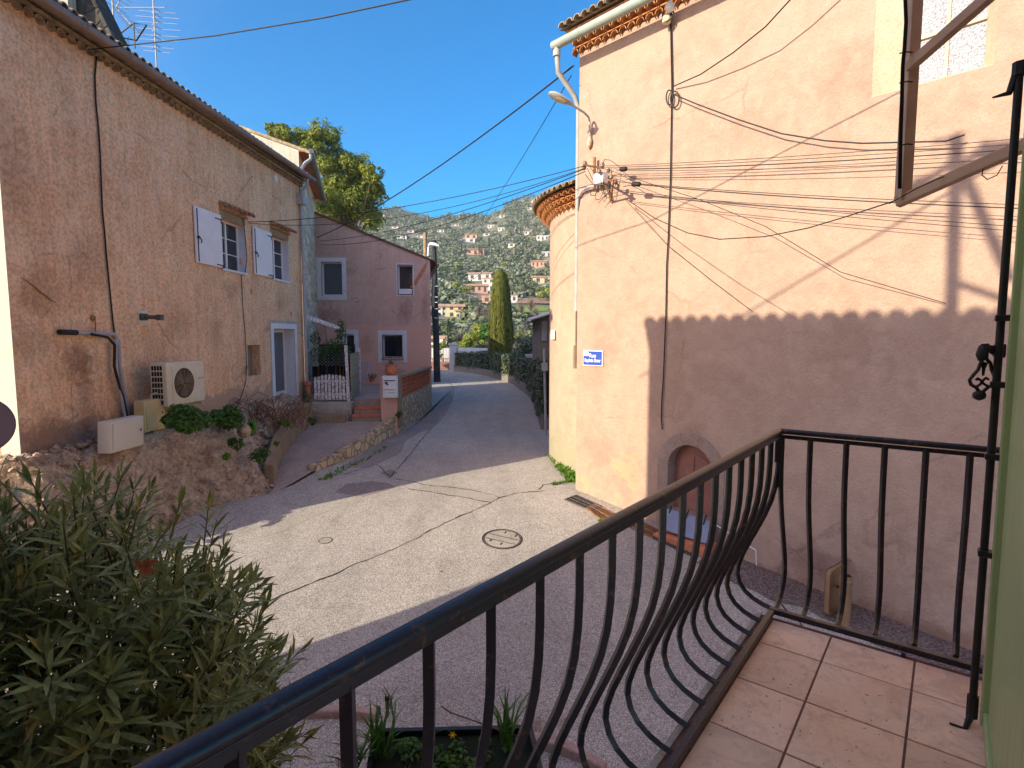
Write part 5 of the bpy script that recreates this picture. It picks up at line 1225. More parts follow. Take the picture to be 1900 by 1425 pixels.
def grate(label, p0, p1, p2, p3, mat, nbar, cross):
    A, B, Cc, Dd = [V(G(*p)) for p in (p0, p1, p2, p3)]; c = (A+B+Cc+Dd)/4; t = T('drain_grate', label, 'drain grate', c); up = V((0, 0, .012))
    m = MB()
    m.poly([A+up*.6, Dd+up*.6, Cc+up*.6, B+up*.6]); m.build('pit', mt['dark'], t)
    m = MB()
    for a, b in ((A, B), (B, Cc), (Cc, Dd), (Dd, A)): m.tube([a+up*1.4, b+up*1.4], .018, 4)
    for k in range(1, nbar): m.tube([A.lerp(B, k/nbar)+up*1.4, Dd.lerp(Cc, k/nbar)+up*1.4], .014, 4)
    for k in range(1, cross): m.tube([A.lerp(Dd, k/cross)+up*1.6, B.lerp(Cc, k/cross)+up*1.6], .014, 4)
    m.build('bars', mt[mat], t)
grate('black slotted drain grate at the corner of the sunlit church wall', (1048,928),(1098,949),(1117,941),(1070,920), 'iron', 11, 3)
grate('rusty drain grate in sun next to the black slotted one', (1088,945),(1116,966),(1147,957),(1104,937), 'rust', 12, 2)
grate('rusty drain grate half in shade before the arched door', (1160,975),(1208,998),(1232,990),(1184,966), 'rust', 13, 2)
grate('long black drain grate in shade under the arched door steps', (1210,999),(1290,1036),(1312,1020),(1234,991), 'iron', 18, 2)
st = T('door_steps', 'blue-grey metal sheet and terracotta step slab below the arched church door', 'steps', CH.P(sc_, dz0-.5, .2))
m = MB(); A = CH.P(sc_-.46, dz0+.02, .07); B = CH.P(sc_+.62, dz0-.02, .07); m.box(A, B-A, CH.n*.30-V((0, 0, .34)), CH.n*.02+V((0, 0, .02))); m.build('metal_sheet', mt['blueg'], st)
m = MB(); A = CH.P(sc_-.46, dz0-.56, .06); m.box(A, CH.u*1.12, CH.n*.50, V((0, 0, .18))); A = CH.P(sc_-.46, dz0-1.0, .061); m.box(A, CH.u*1.12, CH.n*.44, V((0, 0, .44))); m.build('terracotta_slab', mt['terra'], st, bevel=.01)
m = MB(); m.tube([CH.P(sc_-.5, dz0-.01, .1), CH.P(sc_+.62, dz0-.03, .1), CH.P(sc_+1.4, dz0-.32, .08), CH.P(sc_+1.42, dz0-.6, .08)], .010, 5); m.build('white_pipe', mt['signw'], st)
for k in range(3): m = MB(); x = sc_-.35+k*.38; m.tube([CH.P(x, dz0+.10, .05), CH.P(x, dz0+.02, .12), CH.P(x, dz0-.08, .16)], .014, 5); m.build('sheet_hook', mt['black'], st)
# low post with the back of a rectangular sign board (seen past the far railing)
sp_ = T('low_sign_post', 'beige tubular post with a rounded rectangular board behind the far railing', 'post', V(atz(1555, 1240, -4.25)))
Yp = 8.2; pc_ = at(1570, 1068, Yp); pb_ = V((pc_.x, pc_.y, g(pc_.x, pc_.y)-.2))
MB().tube([pb_, pc_], .086, 16).lathe(pc_-V((0, 0, .03)), [(.090, -.10), (.098, -.09), (.098, -.03), (.090, -.02)], 16).build('post', mt['tanpost'], sp_, smooth=True)
MB().lathe(pc_+V((0, 0, .001)), [(.072, 0), (.066, .002)], 14).build('post_opening', mt['dark'], sp_)
A = V(at(1530, 1083, Yp+.15)); B = V(at(1578, 1028, Yp+.75)); 
ua = V((B.x-A.x, B.y-A.y, 0)); n_ = V((ua.y, -ua.x, 0)).normalized(); u_ = ua.normalized(); L_ = ua.length
out = []; zt1, zb1, rr0 = -3.62, -4.35, .10
def ol(r0, pad):
    o_ = []
    for cx_, cz_, a0_ in ((L_-r0-pad, zt1-r0-pad, 0), (r0+pad, zt1-r0-pad, 90), (r0+pad, zb1+r0+pad, 180), (L_-r0-pad, zb1+r0+pad, 270)):
        for k in range(5): t_ = R(a0_+k*22.5); o_.append(V((A.x, A.y, 0))+u_*(cx_+math.cos(t_)*r0)+V((0, 0, cz_+math.sin(t_)*r0)))
    return o_
MB().prism(ol(.10, 0), n_*.012).build('board', mt['tanpost'], sp_)
o1, o2 = ol(.10, 0), ol(.08, .03); m = MB()
for k in range(len(o1)): j = (k+1) % len(o1); m.prism([o1[k], o1[j], o2[j], o2[k]], n_*.07)
m.build('board_rim', mt['tanpost'], sp_)
m = MB(); m.tube([pc_-V((0, 0, .2)), (A+B)/2-V((0, 0, .3-0))], .02, 6); m.build('clamp', mt['iron'], sp_)
# round traffic sign at the left edge
c = V(at(-44, 790, 4.2)); t = T('traffic_sign', 'edge of a round traffic sign seen from behind at the left frame edge', 'traffic sign', V((c.x, c.y, g(c.x, c.y))))
ax_ = V((-c.x, -c.y, 0)).normalized(); MB().lathe(c, [(.219, -.005), (.219, .005), (.01, .005)], 48, ax=ax_).build('sign_plate', mt['signg'], t)
m = MB(); 
ua = V((ax_.y, -ax_.x, 0))
m.tube([c+ua*math.cos(k*math.pi/32)*.222+V((0, 0, math.sin(k*math.pi/32)*.222)) for k in range(65)], .006, 6, cap=False); m.build('sign_rim', mt['signp'], t)
MB().tube([V((c.x, c.y, g(c.x, c.y)))-ax_*.06, V((c.x, c.y, c.z+.2))-ax_*.06], .03, 10).build('pole', mt['pvc'], t)
# black street pole with lamp, wooden pole
t = T('street_lamp', 'tall dark utility pole with a white street lamp head beside the pink house corner', 'street lamp', V((at(812, 640, 42).x, 42, -3.4)))
MB().tube([V((at(811, 690, 42).x, 42, -3.4)), at(805, 446, 42)], [.27, .18], 8).build('pole', M('black_pole', (.035, .035, .04), .7, .5, 2, .2, 10), t)
m = MB(); m.tube([at(806, 456, 41.8), at(797, 453, 41.6)], .04, 6); m.build('lamp_arm', mt['lampg'], t)
m = MB(); m.tube([at(796, 457, 41.5), at(800, 453, 41.4), at(808, 454, 41.3), at(815, 457, 41.2)], [.12, .24, .22, .08], 12, flat=.6); m.build('lamp_head', mt['signw'], t, smooth=True)
m = MB(); m.tube([at(803, 500, 41.6), at(801, 560, 41.6), at(806, 640, 41.6)], .05, 6); m.build('cable_duct', mt['cable'], t)
m = MB()
for y in (531, 551, 561, 573, 590): m.tube([at(806, y, 41.74), at(812, y, 41.74)], .03, 4)
m.build('straps', mt['signw'], t)
t = T('wooden_pole', 'pale wooden pole rising behind the eave of the pink house', 'pole', V((at(790, 640, 36).x, 36, -3.4)))
MB().tube([V((at(790, 690, 36).x, 36, -3.4)), at(789, 432, 36)], [.16, .12], 10).build('pole_shaft', mt['wood'], t)
m = MB(); m.tube([at(795, 458, 35.8), at(794, 475, 35.8)], .06, 6); m.build('insulator', mt['signw'], t)
# thin pipe post with meter box by the apse
t = T('pipe_post', 'thin grey pipe with a small grey box standing against the right hedge', 'post', V((at(1013, 805, 19).x, 19, -3.42)))
MB().tube([V((at(1013, 805, 19).x, 19, -3.45)), at(1009.5, 647, 19)], .045, 8).build('pipe', mt['pvc'], t, smooth=True)
a = at(1005, 688, 18.9); b = at(1016, 673, 18.9); m = MB(); m.cbox(a.x, b.x, 18.8, 18.95, a.z, b.z); m.build('meter_cabinet', mt['pvc'], t, bevel=.01)
# far wall, gate, palm, pillars
t = T('white_garden_wall', 'white painted garden wall and pillar at the bend of the road', 'wall', V(at(838, 690, 55)))
m = MB(); a = at(834, 692, 55); b = at(847, 638, 55); m.cbox(a.x, b.x, 55, 55.6, -3.5, b.z); m.build('pillar', mt['bluewall'], t)
m = MB(); a2 = at(832, 640, 55); b2 = at(849, 637, 55); m.cbox(a2.x, b2.x, 54.9, 55.7, a2.z, b2.z); m.build('pillar_cap', mt['bluewall'], t)
m = MB(); c2 = at(905, 655, 52); m.box((b.x, 55.2, -3.4), (c2.x-b.x, -4, 0), (0, .3, 0), (0, 0, b.z+3.4-.35)); m.build('wall_panel', mt['bluewall'], t)
t = T('white_fence', 'white slatted fence behind the low brown gate', 'fence', V(at(815, 690, 60)))
for k in range(13): m = MB(); x = at(795+k*3.1, 660, 60).x; m.cbox(x, x+.15, 60, 60.05, -3.6, at(815, 646, 60).z); m.build('slat', mt['bluewall'], t)
t = T('brown_gate', 'low brown metal gate with openwork top at the road bend', 'gate', V(at(815, 688, 57.5)))
m = MB(); a = at(796, 686, 57.5); b = at(834, 671, 57.5); m.cbox(a.x, b.x, 57.5, 57.6, -3.6, b.z); m.build('panel', mt['browng'], t)
for k in range(12): m = MB(); x = a.x+(b.x-a.x)*k/11; m.cbox(x-.03, x+.03, 57.5, 57.58, b.z, b.z+.28); m.build('bar', mt['browng'], t)
m = MB(); m.cbox(a.x, b.x, 57.49, 57.61, b.z+.28, b.z+.36); m.build('top_rail', mt['browng'], t)
t = T('palm_shrub', 'small palm with stiff fronds behind the brown gate', 'palm', V(at(814, 672, 58.5)))
m = MB(); c = V(at(814, 668, 58.5))
for k in range(26):
    a = random.uniform(0, 6.28); e = random.uniform(.1, 1.3); d_ = V((math.cos(a)*math.cos(e), math.sin(a)*math.cos(e), math.sin(e))); w_ = V((-math.sin(a), math.cos(a), 0))*.10
    p1 = c+d_*.6; p2 = c+d_*1.15-V((0, 0, .25)); m.poly([c, p1+w_, p2, p1-w_])
m.build('fronds', mt['palm'], t); MB().tube([V((c.x, c.y, -3.5)), c], .12, 6).build('trunk', mt['bark'], t)
t = T('capped_pillar', 'pink gate pillar with a flat pale cap behind the hedge', 'pillar', V((at(985, 700, 34).x, 34, -3.4)))
a = at(979, 700, 34); b = at(995, 664, 34); m = MB(); m.cbox(a.x, b.x, 34, 34.5, -3.5, b.z); m.build('shaft', mt['pink'], t)
a = at(976, 664, 33.8); b = at(998, 658, 33.8); m = MB(); m.cbox(a.x, b.x, 33.8, 34.7, a.z, b.z); m.build('cap', mt['plaster'], t, bevel=.02)
# hedge following the right edge of the road
def hedge(label, px_pts, hts, th, n_per_m, size):
    P = [V(G(*p)) for p in px_pts]; t = T('hedge', label, 'hedge', P[0]); core = MB(); lf = MB(); bs = MB(); Z = V((0, 0, 1))
    for i, (a, b) in enumerate(zip(P, P[1:])):
        d_ = (b-a); d_.z = 0; L_ = d_.length; d_.normalize(); nn = V((d_.y, -d_.x, 0)); nn = nn if nn.x > 0 else -nn
        K = max(1, int(L_/1.0))
        for k in range(K):
            q0 = a.lerp(b, k/K); q1 = a.lerp(b, (k+1)/K); h0 = hts[i]+(hts[i+1]-hts[i])*k/K; h1 = hts[i]+(hts[i+1]-hts[i])*(k+1)/K
            z0 = g(q0.x, q0.y); z1 = g(q1.x, q1.y)
            r_ = [V((q0.x, q0.y, z0)), V((q1.x, q1.y, z1))]
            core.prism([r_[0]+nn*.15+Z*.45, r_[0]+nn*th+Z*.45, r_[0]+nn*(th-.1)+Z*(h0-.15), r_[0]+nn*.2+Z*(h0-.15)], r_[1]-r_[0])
            bs.prism([r_[0]-Z*.2, r_[0]+nn*.3-Z*.2, r_[0]+nn*.3+Z*.55, r_[0]+nn*.02+Z*.55], r_[1]-r_[0])
            for _ in range(int(n_per_m*L_/K)):
                t_ = random.random(); q = q0.lerp(q1, t_); hh = h0+(h1-h0)*t_; base = V((q.x, q.y, g(q.x, q.y)))
                face = random.random(); bulge = .10*math.sin(q.y*1.3+q.x*2)+.06*math.sin(q.y*4.1)
                if face < .62: p = base+nn*(random.uniform(-.02, .22)+bulge)+Z*random.uniform(.38, hh); nr = -nn
                else: p = base+nn*random.uniform(0, th)+Z*(hh+random.uniform(-.15, .08)+bulge*.7); nr = Z
                nr = (nr+V((random.uniform(-.8, .8), random.uniform(-.8, .8), random.uniform(-.3, .9)))).normalized()
                e1_ = nr.cross(V((random.random()-.5, random.random()-.5, random.random()-.5))).normalized(); e2_ = nr.cross(e1_); s_ = size*random.uniform(.6, 1.3)
                lf.poly([p-e1_*s_, p+e2_*s_*.5, p+e1_*s_, p-e2_*s_*.5])
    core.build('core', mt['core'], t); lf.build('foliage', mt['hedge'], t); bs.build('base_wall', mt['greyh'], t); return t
hedge('long dark clipped hedge on a low wall curving round the right side of the road', [(842,689),(870,691),(905,698),(950,712),(980,735),(996,757)], [1.95,2.0,2.05,2.05,2.0,2.0], 1.3, 330, .085)
hedge('taller loose leafy end of the hedge beside the pipe post', [(990,757),(997,775),(1003,797)], [2.3,2.4,2.2], 1.0, 700, .07)
# big clipped cypress
YC = 48.0; c = V((at(931, 640, YC).x, YC, -3.4)); t = T('clipped_cypress', 'tall broad clipped cypress with rounded top beyond the hedge', 'tree', c); m = MB(); cr = MB()
zt0 = at(928, 505, YC).z; H0 = zt0+3.4
def crad(f): return interp([(0,.80),(.15,.86),(.45,.86),(.7,.72),(.9,.56),(.97,.42),(1.0,.12)], f)*(22*YC/F)/.84
for _ in range(13000):
    f = random.random(); a = random.uniform(0, 6.28); r_ = crad(f)*(1+.05*math.sin(a*9+f*6)+.04*math.sin(a*17))*random.uniform(.88, 1.02); lean = -.12*f
    p = c+V((math.cos(a)*r_+lean, math.sin(a)*r_, f*H0)); o_ = V((math.cos(a)*.5, math.sin(a)*.5, 0)); tw = V((-math.sin(a), math.cos(a), 0))
    s_ = random.uniform(.07, .16); d_ = (V((0, 0, 1))+o_*random.uniform(.1, .9)).normalized(); m.poly([p-tw*s_*.35, p+d_*s_*.6+tw*s_*.3, p+d_*s_*1.8, p+d_*s_*.5-tw*s_*.35])
m.build('crown', mt['cyp'], t)
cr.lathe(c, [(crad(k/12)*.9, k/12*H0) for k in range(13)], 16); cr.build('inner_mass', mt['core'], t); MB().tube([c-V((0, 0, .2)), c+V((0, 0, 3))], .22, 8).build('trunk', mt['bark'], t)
def shrub(label, blobs, Y, mat, size, n, name='shrub', cat='shrub', bare=0):
    b0 = blobs[0]; c = V(at(b0[0], b0[1], Y)); t = T(name, label, cat, V((c.x, Y, -3.4))); m = MB(); s_ = MB()
    for bx, by, br_ in blobs:
        q = V(at(bx, by, Y+random.uniform(-.5, .5))); r_ = br_*Y/F; leaf_ball(m, q, (r_, r_*.9, r_*.9), n, size, .35); s_.tube([V((c.x, Y, -3.5)), (V((c.x, Y, -3.4))+q)/2+V((0, 0, .3)), q], [.07, .04, .02], 5)
    m.build('foliage', mt[mat], t); s_.build('stems', mt['bark'], t)
shrub('light green round shrub with yellowish leaves left of the clipped cypress', [(875,630,16),(890,612,15),(862,640,12),(900,635,16),(880,648,16)], 60, 'yel', .16, 420)
shrub('spiky green yucca-like shrub touching the clipped cypress', [(902,605,10),(908,618,12),(895,622,8)], 56, 'bushg', .20, 260)
shrub('dark laurel shrub in shade at the foot of the clipped cypress', [(900,650,18),(915,655,12),(885,650,14)], 57, 'hedge', .15, 420)
shrub('loose shrub with dark twigs right of the clipped cypress', [(975,640,20),(990,620,16),(965,655,18),(985,650,18),(995,600,10),(1000,640,14)], 40, 'hedge', .11, 380)
shrub('small yellow-green bush behind the white garden wall', [(822,640,6),(815,643,6)], 58, 'yel', .2, 120)
shrub('dark green bushes behind the white wall beside the slim cypress', [(845,640,9),(855,645,10),(866,642,8)], 60, 'oak', .2, 240)
c = V((at(832, 640, 62).x, 62, -3.4)); s_ = (at(832, 592, 62).z+3.4)/9.0
k = put_tree('cyp', c, (s_*.7, s_*.7, s_)); k['label'] = 'slim dark cypress just right of the black street pole'; del k['group']
# grey house beyond the apse
t = T('grey_house', 'grey house with white gutter and pale shutter between the hedge and the apse', 'house', V((2.5, 23, -3.4)))
x0 = at(999, 700, 23).x; zr_ = at(1000, 584, 23).z
m = MB(); m.cbox(x0, x0+7, 23, 30, -3.6, zr_); m.build('wall', mt['greyh'], t)
m = MB(); e0 = at(985, 592, 22.6); m.prism([V((e0.x, 22.5, e0.z+.05)), V((e0.x+3.8, 22.5, e0.z+1.35)), V((e0.x+3.8, 22.5, e0.z+1.2)), V((e0.x, 22.5, e0.z-.05))], V((0, 8, 0))); m.build('roof', mt['tile'], t)
m = MB(); m.tube([(e0.x-.04, 22.45, e0.z-.02), (e0.x-.04, 30.5, e0.z-.02)], .08, 8); m.tube([(e0.x, 22.42, e0.z), (e0.x+2.0, 22.42, e0.z+.62)], .06, 6); m.build('gutter', mt['signw'], t)
a = at(1005, 632, 22.95); b = at(1015, 595, 22.95); m = MB(); m.cbox(a.x, b.x, 22.93, 22.995, a.z, b.z)
for k in range(9): m.cbox(a.x+.02, b.x-.02, 22.915, 22.928, a.z+.04+(b.z-a.z)*k/9, a.z+.07+(b.z-a.z)*k/9)
m.build('shutter', mt['pvc'], t)
# another village house, hidden behind the pink one, whose shade covers the bend
t = T('village_house', 'plain house standing behind the pink house', 'house', (-13, 42, -3.4))
m = MB(); m.cbox(-19, -9, 37, 48, -3.6, 3.8); m.build('wall', mt['nshade'], t)
m = MB(); m.prism([(-19.3, 36.7, 3.8), (-8.7, 36.7, 3.8), (-14, 36.7, 5.2)], (0, 11.6, 0)); m.build('roof', mt['tile'], t)
# umbrella pine
t = T('umbrella_pine', 'large sunlit umbrella pine rising behind the stone and pink houses', 'tree', V((at(640, 640, 58).x, 58, -3.4)))
base = V((at(648, 640, 58).x, 58, -3.4)); m = MB(); tr = MB(); fork = base+V((.2, 0, 12.0)); tr.tube([base, base+V((.3, 0, 4)), fork], [.38, .3, .24], 10)
for bx, by, br_ in [(640,375,46),(615,350,40),(655,330,44),(640,420,34),(600,275,42),(622,300,34),(640,335,44),(612,330,34),(660,360,40),(684,345,28),(690,325,16),(665,395,38),(635,380,40),(690,385,20),(560,256,28),(530,246,18),(505,243,12),(585,262,22),(612,258,16),(645,310,20),(600,370,30),(625,410,30),(676,318,14),(520,252,18),(698,352,12)]:
    Yq = 58+random.uniform(-2.6, 2.6); q = V(at(bx, by, Yq)); r_ = br_*1.12*Yq/F
    for _ in range(7):
        o_ = V((random.uniform(-.6, .6), random.uniform(-.6, .6), random.uniform(-.5, .6)))*r_; leaf_ball(m, q+o_, (r_*.52, r_*.52, r_*.42), int(70+r_*110), .17, .55, up=.4, asp=.4)
    for _ in range(5):
        a_ = random.uniform(0, 6.28); o_ = V((math.cos(a_), random.uniform(-.6, .6), math.sin(a_)))*r_*random.uniform(.95, 1.2); leaf_ball(m, q+o_, (r_*.2, r_*.2, r_*.16), 30, .17, .2, up=.4, asp=.4)
    tr.tube([fork, (fork+q)/2+V((0, .5, -.4)), q], [.10, .06, .03], 6)
m.build('crown', mt['pine'], t); tr.build('trunk', mt['bark'], t)
# ================================================================== FIXTURES AND WIRES ON THE CHURCH
def chp(px, py, d): s_, z = CH.pix(px, py, d); return CH.P(s_, z, d)
t = T('cable_riser', 'thick black cable running down the church wall from white insulators to above the arched door', 'cable', chp(1235, 450, .02))
MB().tube([chp(x, y, .04) for x, y in [(1243,22),(1245,60),(1246,110),(1247,158),(1246,200),(1245,260),(1244,330),(1242,380),(1240,440),(1237,490),(1236,550),(1235,600),(1233,650),(1231,700),(1228,745),(1227,775),(1229,797)]], [.018]*4+[.013]*13, 6).build('cable_run', mt['cable'], t, smooth=True)
m = MB()
for cx_, cy_, rx, ry in ((1242,181,6,14),(1252,184,8,15)): m.tube([chp(cx_+math.cos(k*.4)*rx, cy_+math.sin(k*.4)*ry, .07) for k in range(17)], .014, 5)
m.build('cable_loop', mt['cable'], t)
t = T('wall_insulator', 'white glass insulators on an iron bracket under the church genoise', 'insulator', chp(1240, 30, .1))
MB().lathe(chp(1243, 12, .25), [(.03, -.10), (.085, -.06), (.09, .02), (.05, .08), (.02, .10)], 14).build('insulator_cup', mt['signw'], t, smooth=True)
MB().lathe(chp(1237, 33, .16), [(.03, -.12), (.08, -.09), (.085, 0), (.05, .06)], 14).build('insulator_cup', mt['villac'], t, smooth=True)
MB().tube([chp(1229, 18, .02), chp(1230, 35, .22), chp(1237, 40, .22), chp(1245, 34, .18), chp(1247, 14, .02)], .018, 6).build('bracket_hoop', mt['iron'], t)
# wall lamp
t = T('wall_street_lamp', 'grey street lamp on a curved arm fixed to the church corner', 'street lamp', chp(1094, 240, .05))
MB().tube([chp(1094, 252, .07), chp(1094, 226, .08), chp(1092, 217, .16), chp(1084, 209, .34), chp(1073, 202, .56), chp(1061, 194, .76)], .024, 8).build('arm', mt['lampg'], t, smooth=True)
h0, h1 = chp(1063, 194, .74), chp(1019, 172, 1.22); d_ = (h1-h0)
MB().tube([h0, h0+d_*.12, h0+d_*.3, h0+d_*.6, h0+d_*.85, h1], [.04, .075, .10, .135, .12, .05], 14, flat=.5).build('lamp_head', mt['lampg'], t, smooth=True)
MB().tube([h0+d_*.36-V((0, 0, .045)), h0+d_*.6-V((0, 0, .05)), h0+d_*.86-V((0, 0, .04))], [.07, .10, .06], 12, flat=.35).build('lamp_glass', mt['villac'], t, smooth=True)
MB().tube([chp(1094, 254, .06), chp(1094, 262, .06), chp(1093, 270, .06), chp(1092, 276, .05)], [.03, .06, .05, .015], 10).build('ceramic_fuse', mt['beige'], t)
# power bracket and wires
t = T('power_bracket', 'rusty iron bracket with crossbars and insulators carrying the overhead wires', 'bracket', chp(1105, 320, .1))
MB().tube([chp(1103, 292, .12), chp(1103, 350, .12)], .035, 8).build('upright', mt['rust'], t)
for a, b in (((1082,306,.55),(1120,312,.12)), ((1113,330,.12),(1143,337,.6)), ((1120,340,.15),(1136,372,.03)), ((1139,332,.6),(1133,374,.04))):
    MB().tube([chp(*a), chp(*b)], .022, 4).build('strut', mt['rust'], t)
for px, py, d_ in ((1085,303,.5),(1084,311,.45),(1118,306,.2),(1134,328,.5),(1142,337,.5),(1145,345,.45),(1112,318,.3)):
    MB().lathe(chp(px, py, d_), [(.02, -.05), (.045, -.03), (.045, .03), (.02, .05)], 10).build('insulator_cup', mt['gbrown'], t, smooth=True)
m = MB(); 
for k in range(7):
    a = chp(random.uniform(1085, 1140), random.uniform(300, 350), .3); b = chp(random.uniform(1095, 1150), random.uniform(320, 385), .2); m.tube([a, (a+b)/2+V((random.uniform(-.15, .15), 0, -.15)), b], .007, 4)
m.tube([chp(x, y, .3) for x, y in [(1117,305),(1122,296),(1132,297),(1150,310)]], .008, 4); m.tube([chp(x, y, .35) for x, y in [(1136,327),(1148,324),(1163,330),(1176,338)]], .008, 4); m.tube([chp(x, y, .15) for x, y in [(1096,352),(1096,362),(1104,363),(1112,345)]], .01, 4)
m.build('loose_wires', mt['cable'], t)
t = T('junction_box', 'white plastic junction box with a grey conduit under the power bracket', 'junction box', chp(1110, 330, .1))
a = CH.pix(1101, 343, .22); b = CH.pix(1120, 318, .22); m = MB(); CH.box(m, a[0], b[0], a[1], b[1], .06, .24); m.build('casing', mt['signw'], t, bevel=.015)
MB().tube([chp(1104, 345, .15), chp(1092, 347, .12), chp(1080, 354, .08), chp(1073, 366, .05), chp(1071, 390, .02)], .03, 8).build('conduit', mt['pvc'], t, smooth=True)
wires = [('upper thin wire running right from the power bracket across the sunlit church wall', (1118,308,.3), (1893,252), .008, 0),
 ('second thin wire just below the topmost one across the church wall', (1118,311,.3), (1893,262), .008, 0),
 ('thick dark wire with a black sleeve, third from the top across the church wall', (1150,314,.3), (1893,272), .014, 1),
 ('thin sagging wire under the thick dark one across the church wall', (1143,316,.3), (1893,292), .008, 0),
 ('first wire of the lower set dropping gently right from the power bracket', (1145,337,.4), (1893,382), .009, 0),
 ('thick lower wire with a dark sleeve dropping gently to the right', (1172,341,.4), (1893,389), .014, 2),
 ('lower thin wire ending near the green shutter bolt', (1147,352,.4), (1893,425), .008, 0),
 ('lowest thin wire of the bundle ending behind the green shutter', (1147,355,.4), (1893,434), .008, 0)]
for lb, a, b, r_, sl_ in wires:
    A = chp(*a); B = chp(b[0]+60, b[1], .26); t = T('overhead_wire', lb, 'wire', A, 'overhead wires fixed to the power bracket')
    P = []
    for i in range(17): u_ = i/16; p = A.lerp(B, u_); p.z -= .05*4*u_*(1-u_); P.append(p)
    rad_ = [r_*.72*max(.22, min(1, .15+p.y/12)) for p in P]
    MB().tube(P, rad_, 5).build('wire_run', mt['cable'], t)
    if sl_: q_ = A.lerp(B, .0); e_ = A.lerp(B, .028 if sl_ == 1 else .035); MB().tube([q_, q_.lerp(e_, .15), q_.lerp(e_, .85), e_], [.02, .05, .05, .02], 8).build('sleeve', mt['cable'], t)
cable('overhead_wire', 'slack wire curving from the power bracket down and up to the square bracket frame', [chp(1160,368,.3), at(1215,405,10.5), at(1275,432,9.2), at(1335,444,8), at(1420,439,6.4), at(1500,423,5), at(1570,402,3.9), at(1662,372,2.56)], [.011,.011,.010,.009,.008,.007,.006,.005], group='overhead wires fixed to the power bracket')
cable('overhead_wire', 'dark strand drawn as a wire shadow slanting down across the roof shadow edge', [chp(1118,312,.3), chp(1300,371,.4), chp(1420,420,.35), chp(1560,505,.2), chp(1755,563,.05)], .008, group='overhead wires fixed to the power bracket')  # added strand traced along a wire's cast shadow on the wall
cable('overhead_wire', 'fine dark strand drawn as a wire shadow running steeply down the church wall', [chp(1160,370,.3), chp(1235,452,.2), chp(1320,520,.12), chp(1395,577,.04)], .007, group='overhead wires fixed to the power bracket')  # another added strand, standing in for the shadow of a wire
cable('overhead_cable', 'heavy twisted cable leaving the cable loop upward to the right over the church wall', [chp(x, y, d) for x, y, d in [(1250,160,.08),(1300,138,.2),(1360,98,.35),(1420,50,.5),(1475,-10,.6),(1540,-90,.7)]], .017)
cable('overhead_cable', 'long drooping cable running right from the cable loop along the sunlit church wall', [chp(x, y, .16) for x, y in [(1250,175),(1290,192),(1370,222),(1450,248),(1530,261),(1600,266),(1675,264),(1755,262),(1790,250)]], .016)
# across the street to the left
def across(lb, A, B, r_, sag, g_='wires crossing the street'):
    return cable('overhead_wire', lb, [A, B], r_, sag=sag, n=24, group=g_)
across('thick cable from the church downpipe down to the pink house beside the stone house', chp(1064,122,.2), PK.P(*PK.pix(588,441,.2), .2), .028, .35)
across('wire from the power bracket across the street to between the two shutter windows', chp(1084,308,.5), OR.P(*OR.pix(461,412,.15), .15), .013, .25)
across('second wire beside it ending at the same hook between the shutter windows', chp(1085,312,.5), OR.P(*OR.pix(461,414,.15), .15), .011, .45)
across('wire from the power bracket to the left end of the pink house, upper one', chp(1084,314,.5), PK.P(*PK.pix(594,447,.2), .2), .014, .3)
across('wire from the power bracket to the left end of the pink house, lower one', chp(1086,318,.4), PK.P(*PK.pix(597,454,.2), .2), .014, .45)
across('thin wire dropping steeply from the church corner toward the distant poles', chp(1060,140,.3), at(868,440,46), .014, .3)
across('wire slanting from behind the apse eave down to the black street pole', V(at(990,428,20)), V(at(812,560,42)), .018, .2)
cable('overhead_cable', 'thick cable crossing the sky at the top left from under the ochre house gutter', [OR.P(*OR.pix(165,92,.05), .05), V(at(400,66,9.75)), V(at(600,33,9.0)), V(at(765,-2,8.35)), V(at(1100,-75,7.6)), V(at(1700,-190,6.6))], .017)
cable('overhead_cable', 'cable crossing high above the viewer between the two near houses', [(-8.3, 3.4, 5.3), (-3, 3.15, 5.6), (2.45, 2.75, 6.0)], .025)
MB().tube([OR.P(*OR.pix(155,88,.03), .03), OR.P(*OR.pix(168,93,.08), .08), OR.P(*OR.pix(178,95,.06), .06)], [.03, .05, .03], 8).build('cable_clamp', mt['iron'], loc=OR.P(*OR.pix(165,92,.05), .05), label='dark cable clamp on the ochre wall just under the gutter', cat='clamp')
# ================================================================== OWN HOUSE, BALCONY
BF = Fr((0, 0), 38.3)                     # s along the facade, d towards the house
oh2 = T('viewer_house', 'facade of the house the balcony belongs to', 'house', BF.P(0, -4.7, .5))
mb = MB()
for a, b, c, d in ((-6, .1, -5.5, 6.5), (1.45, 3.72, -5.5, 6.5), (.1, 1.45, -5.5, -1.48), (.1, 1.45, .95, 6.5)): BF.box(mb, a, b, c, d, .26, .7)
mb.build('wall', mt['nshade'], oh2)
bl = T('balcony', 'small balcony with square beige floor tiles in the foreground', 'balcony', BF.P(1.5, -1.6, -.2))
A0, A1, B0, B1 = -1.2, 3.04, -.66, .26; ZF = -1.475
mb = MB(); BF.box(mb, A0, A1+.03, ZF-.16, ZF-.004, B0-.06, B1); mb.build('slab', mt['grout'], bl)
mb = MB(); ga_ = [A1-.27-.355*k for k in range(13)][::-1]; gb_ = [B0-.0, -.39, -.055, B1]; gap = .004
ga_ = [A0]+[x for x in ga_ if x > A0+.1]+[A1]
for a, b in zip(ga_, ga_[1:]):
    for c, d in zip(gb_, gb_[1:]):
        z_ = ZF+random.uniform(-.001, .001); BF.box(mb, a+gap, b-gap, ZF-.01, z_, c+gap, d-gap, random.randrange(3))
mb.build('floor_tiles', [mt['floor'], mt['floor2'], mt['floor3']], bl, bevel=.002)
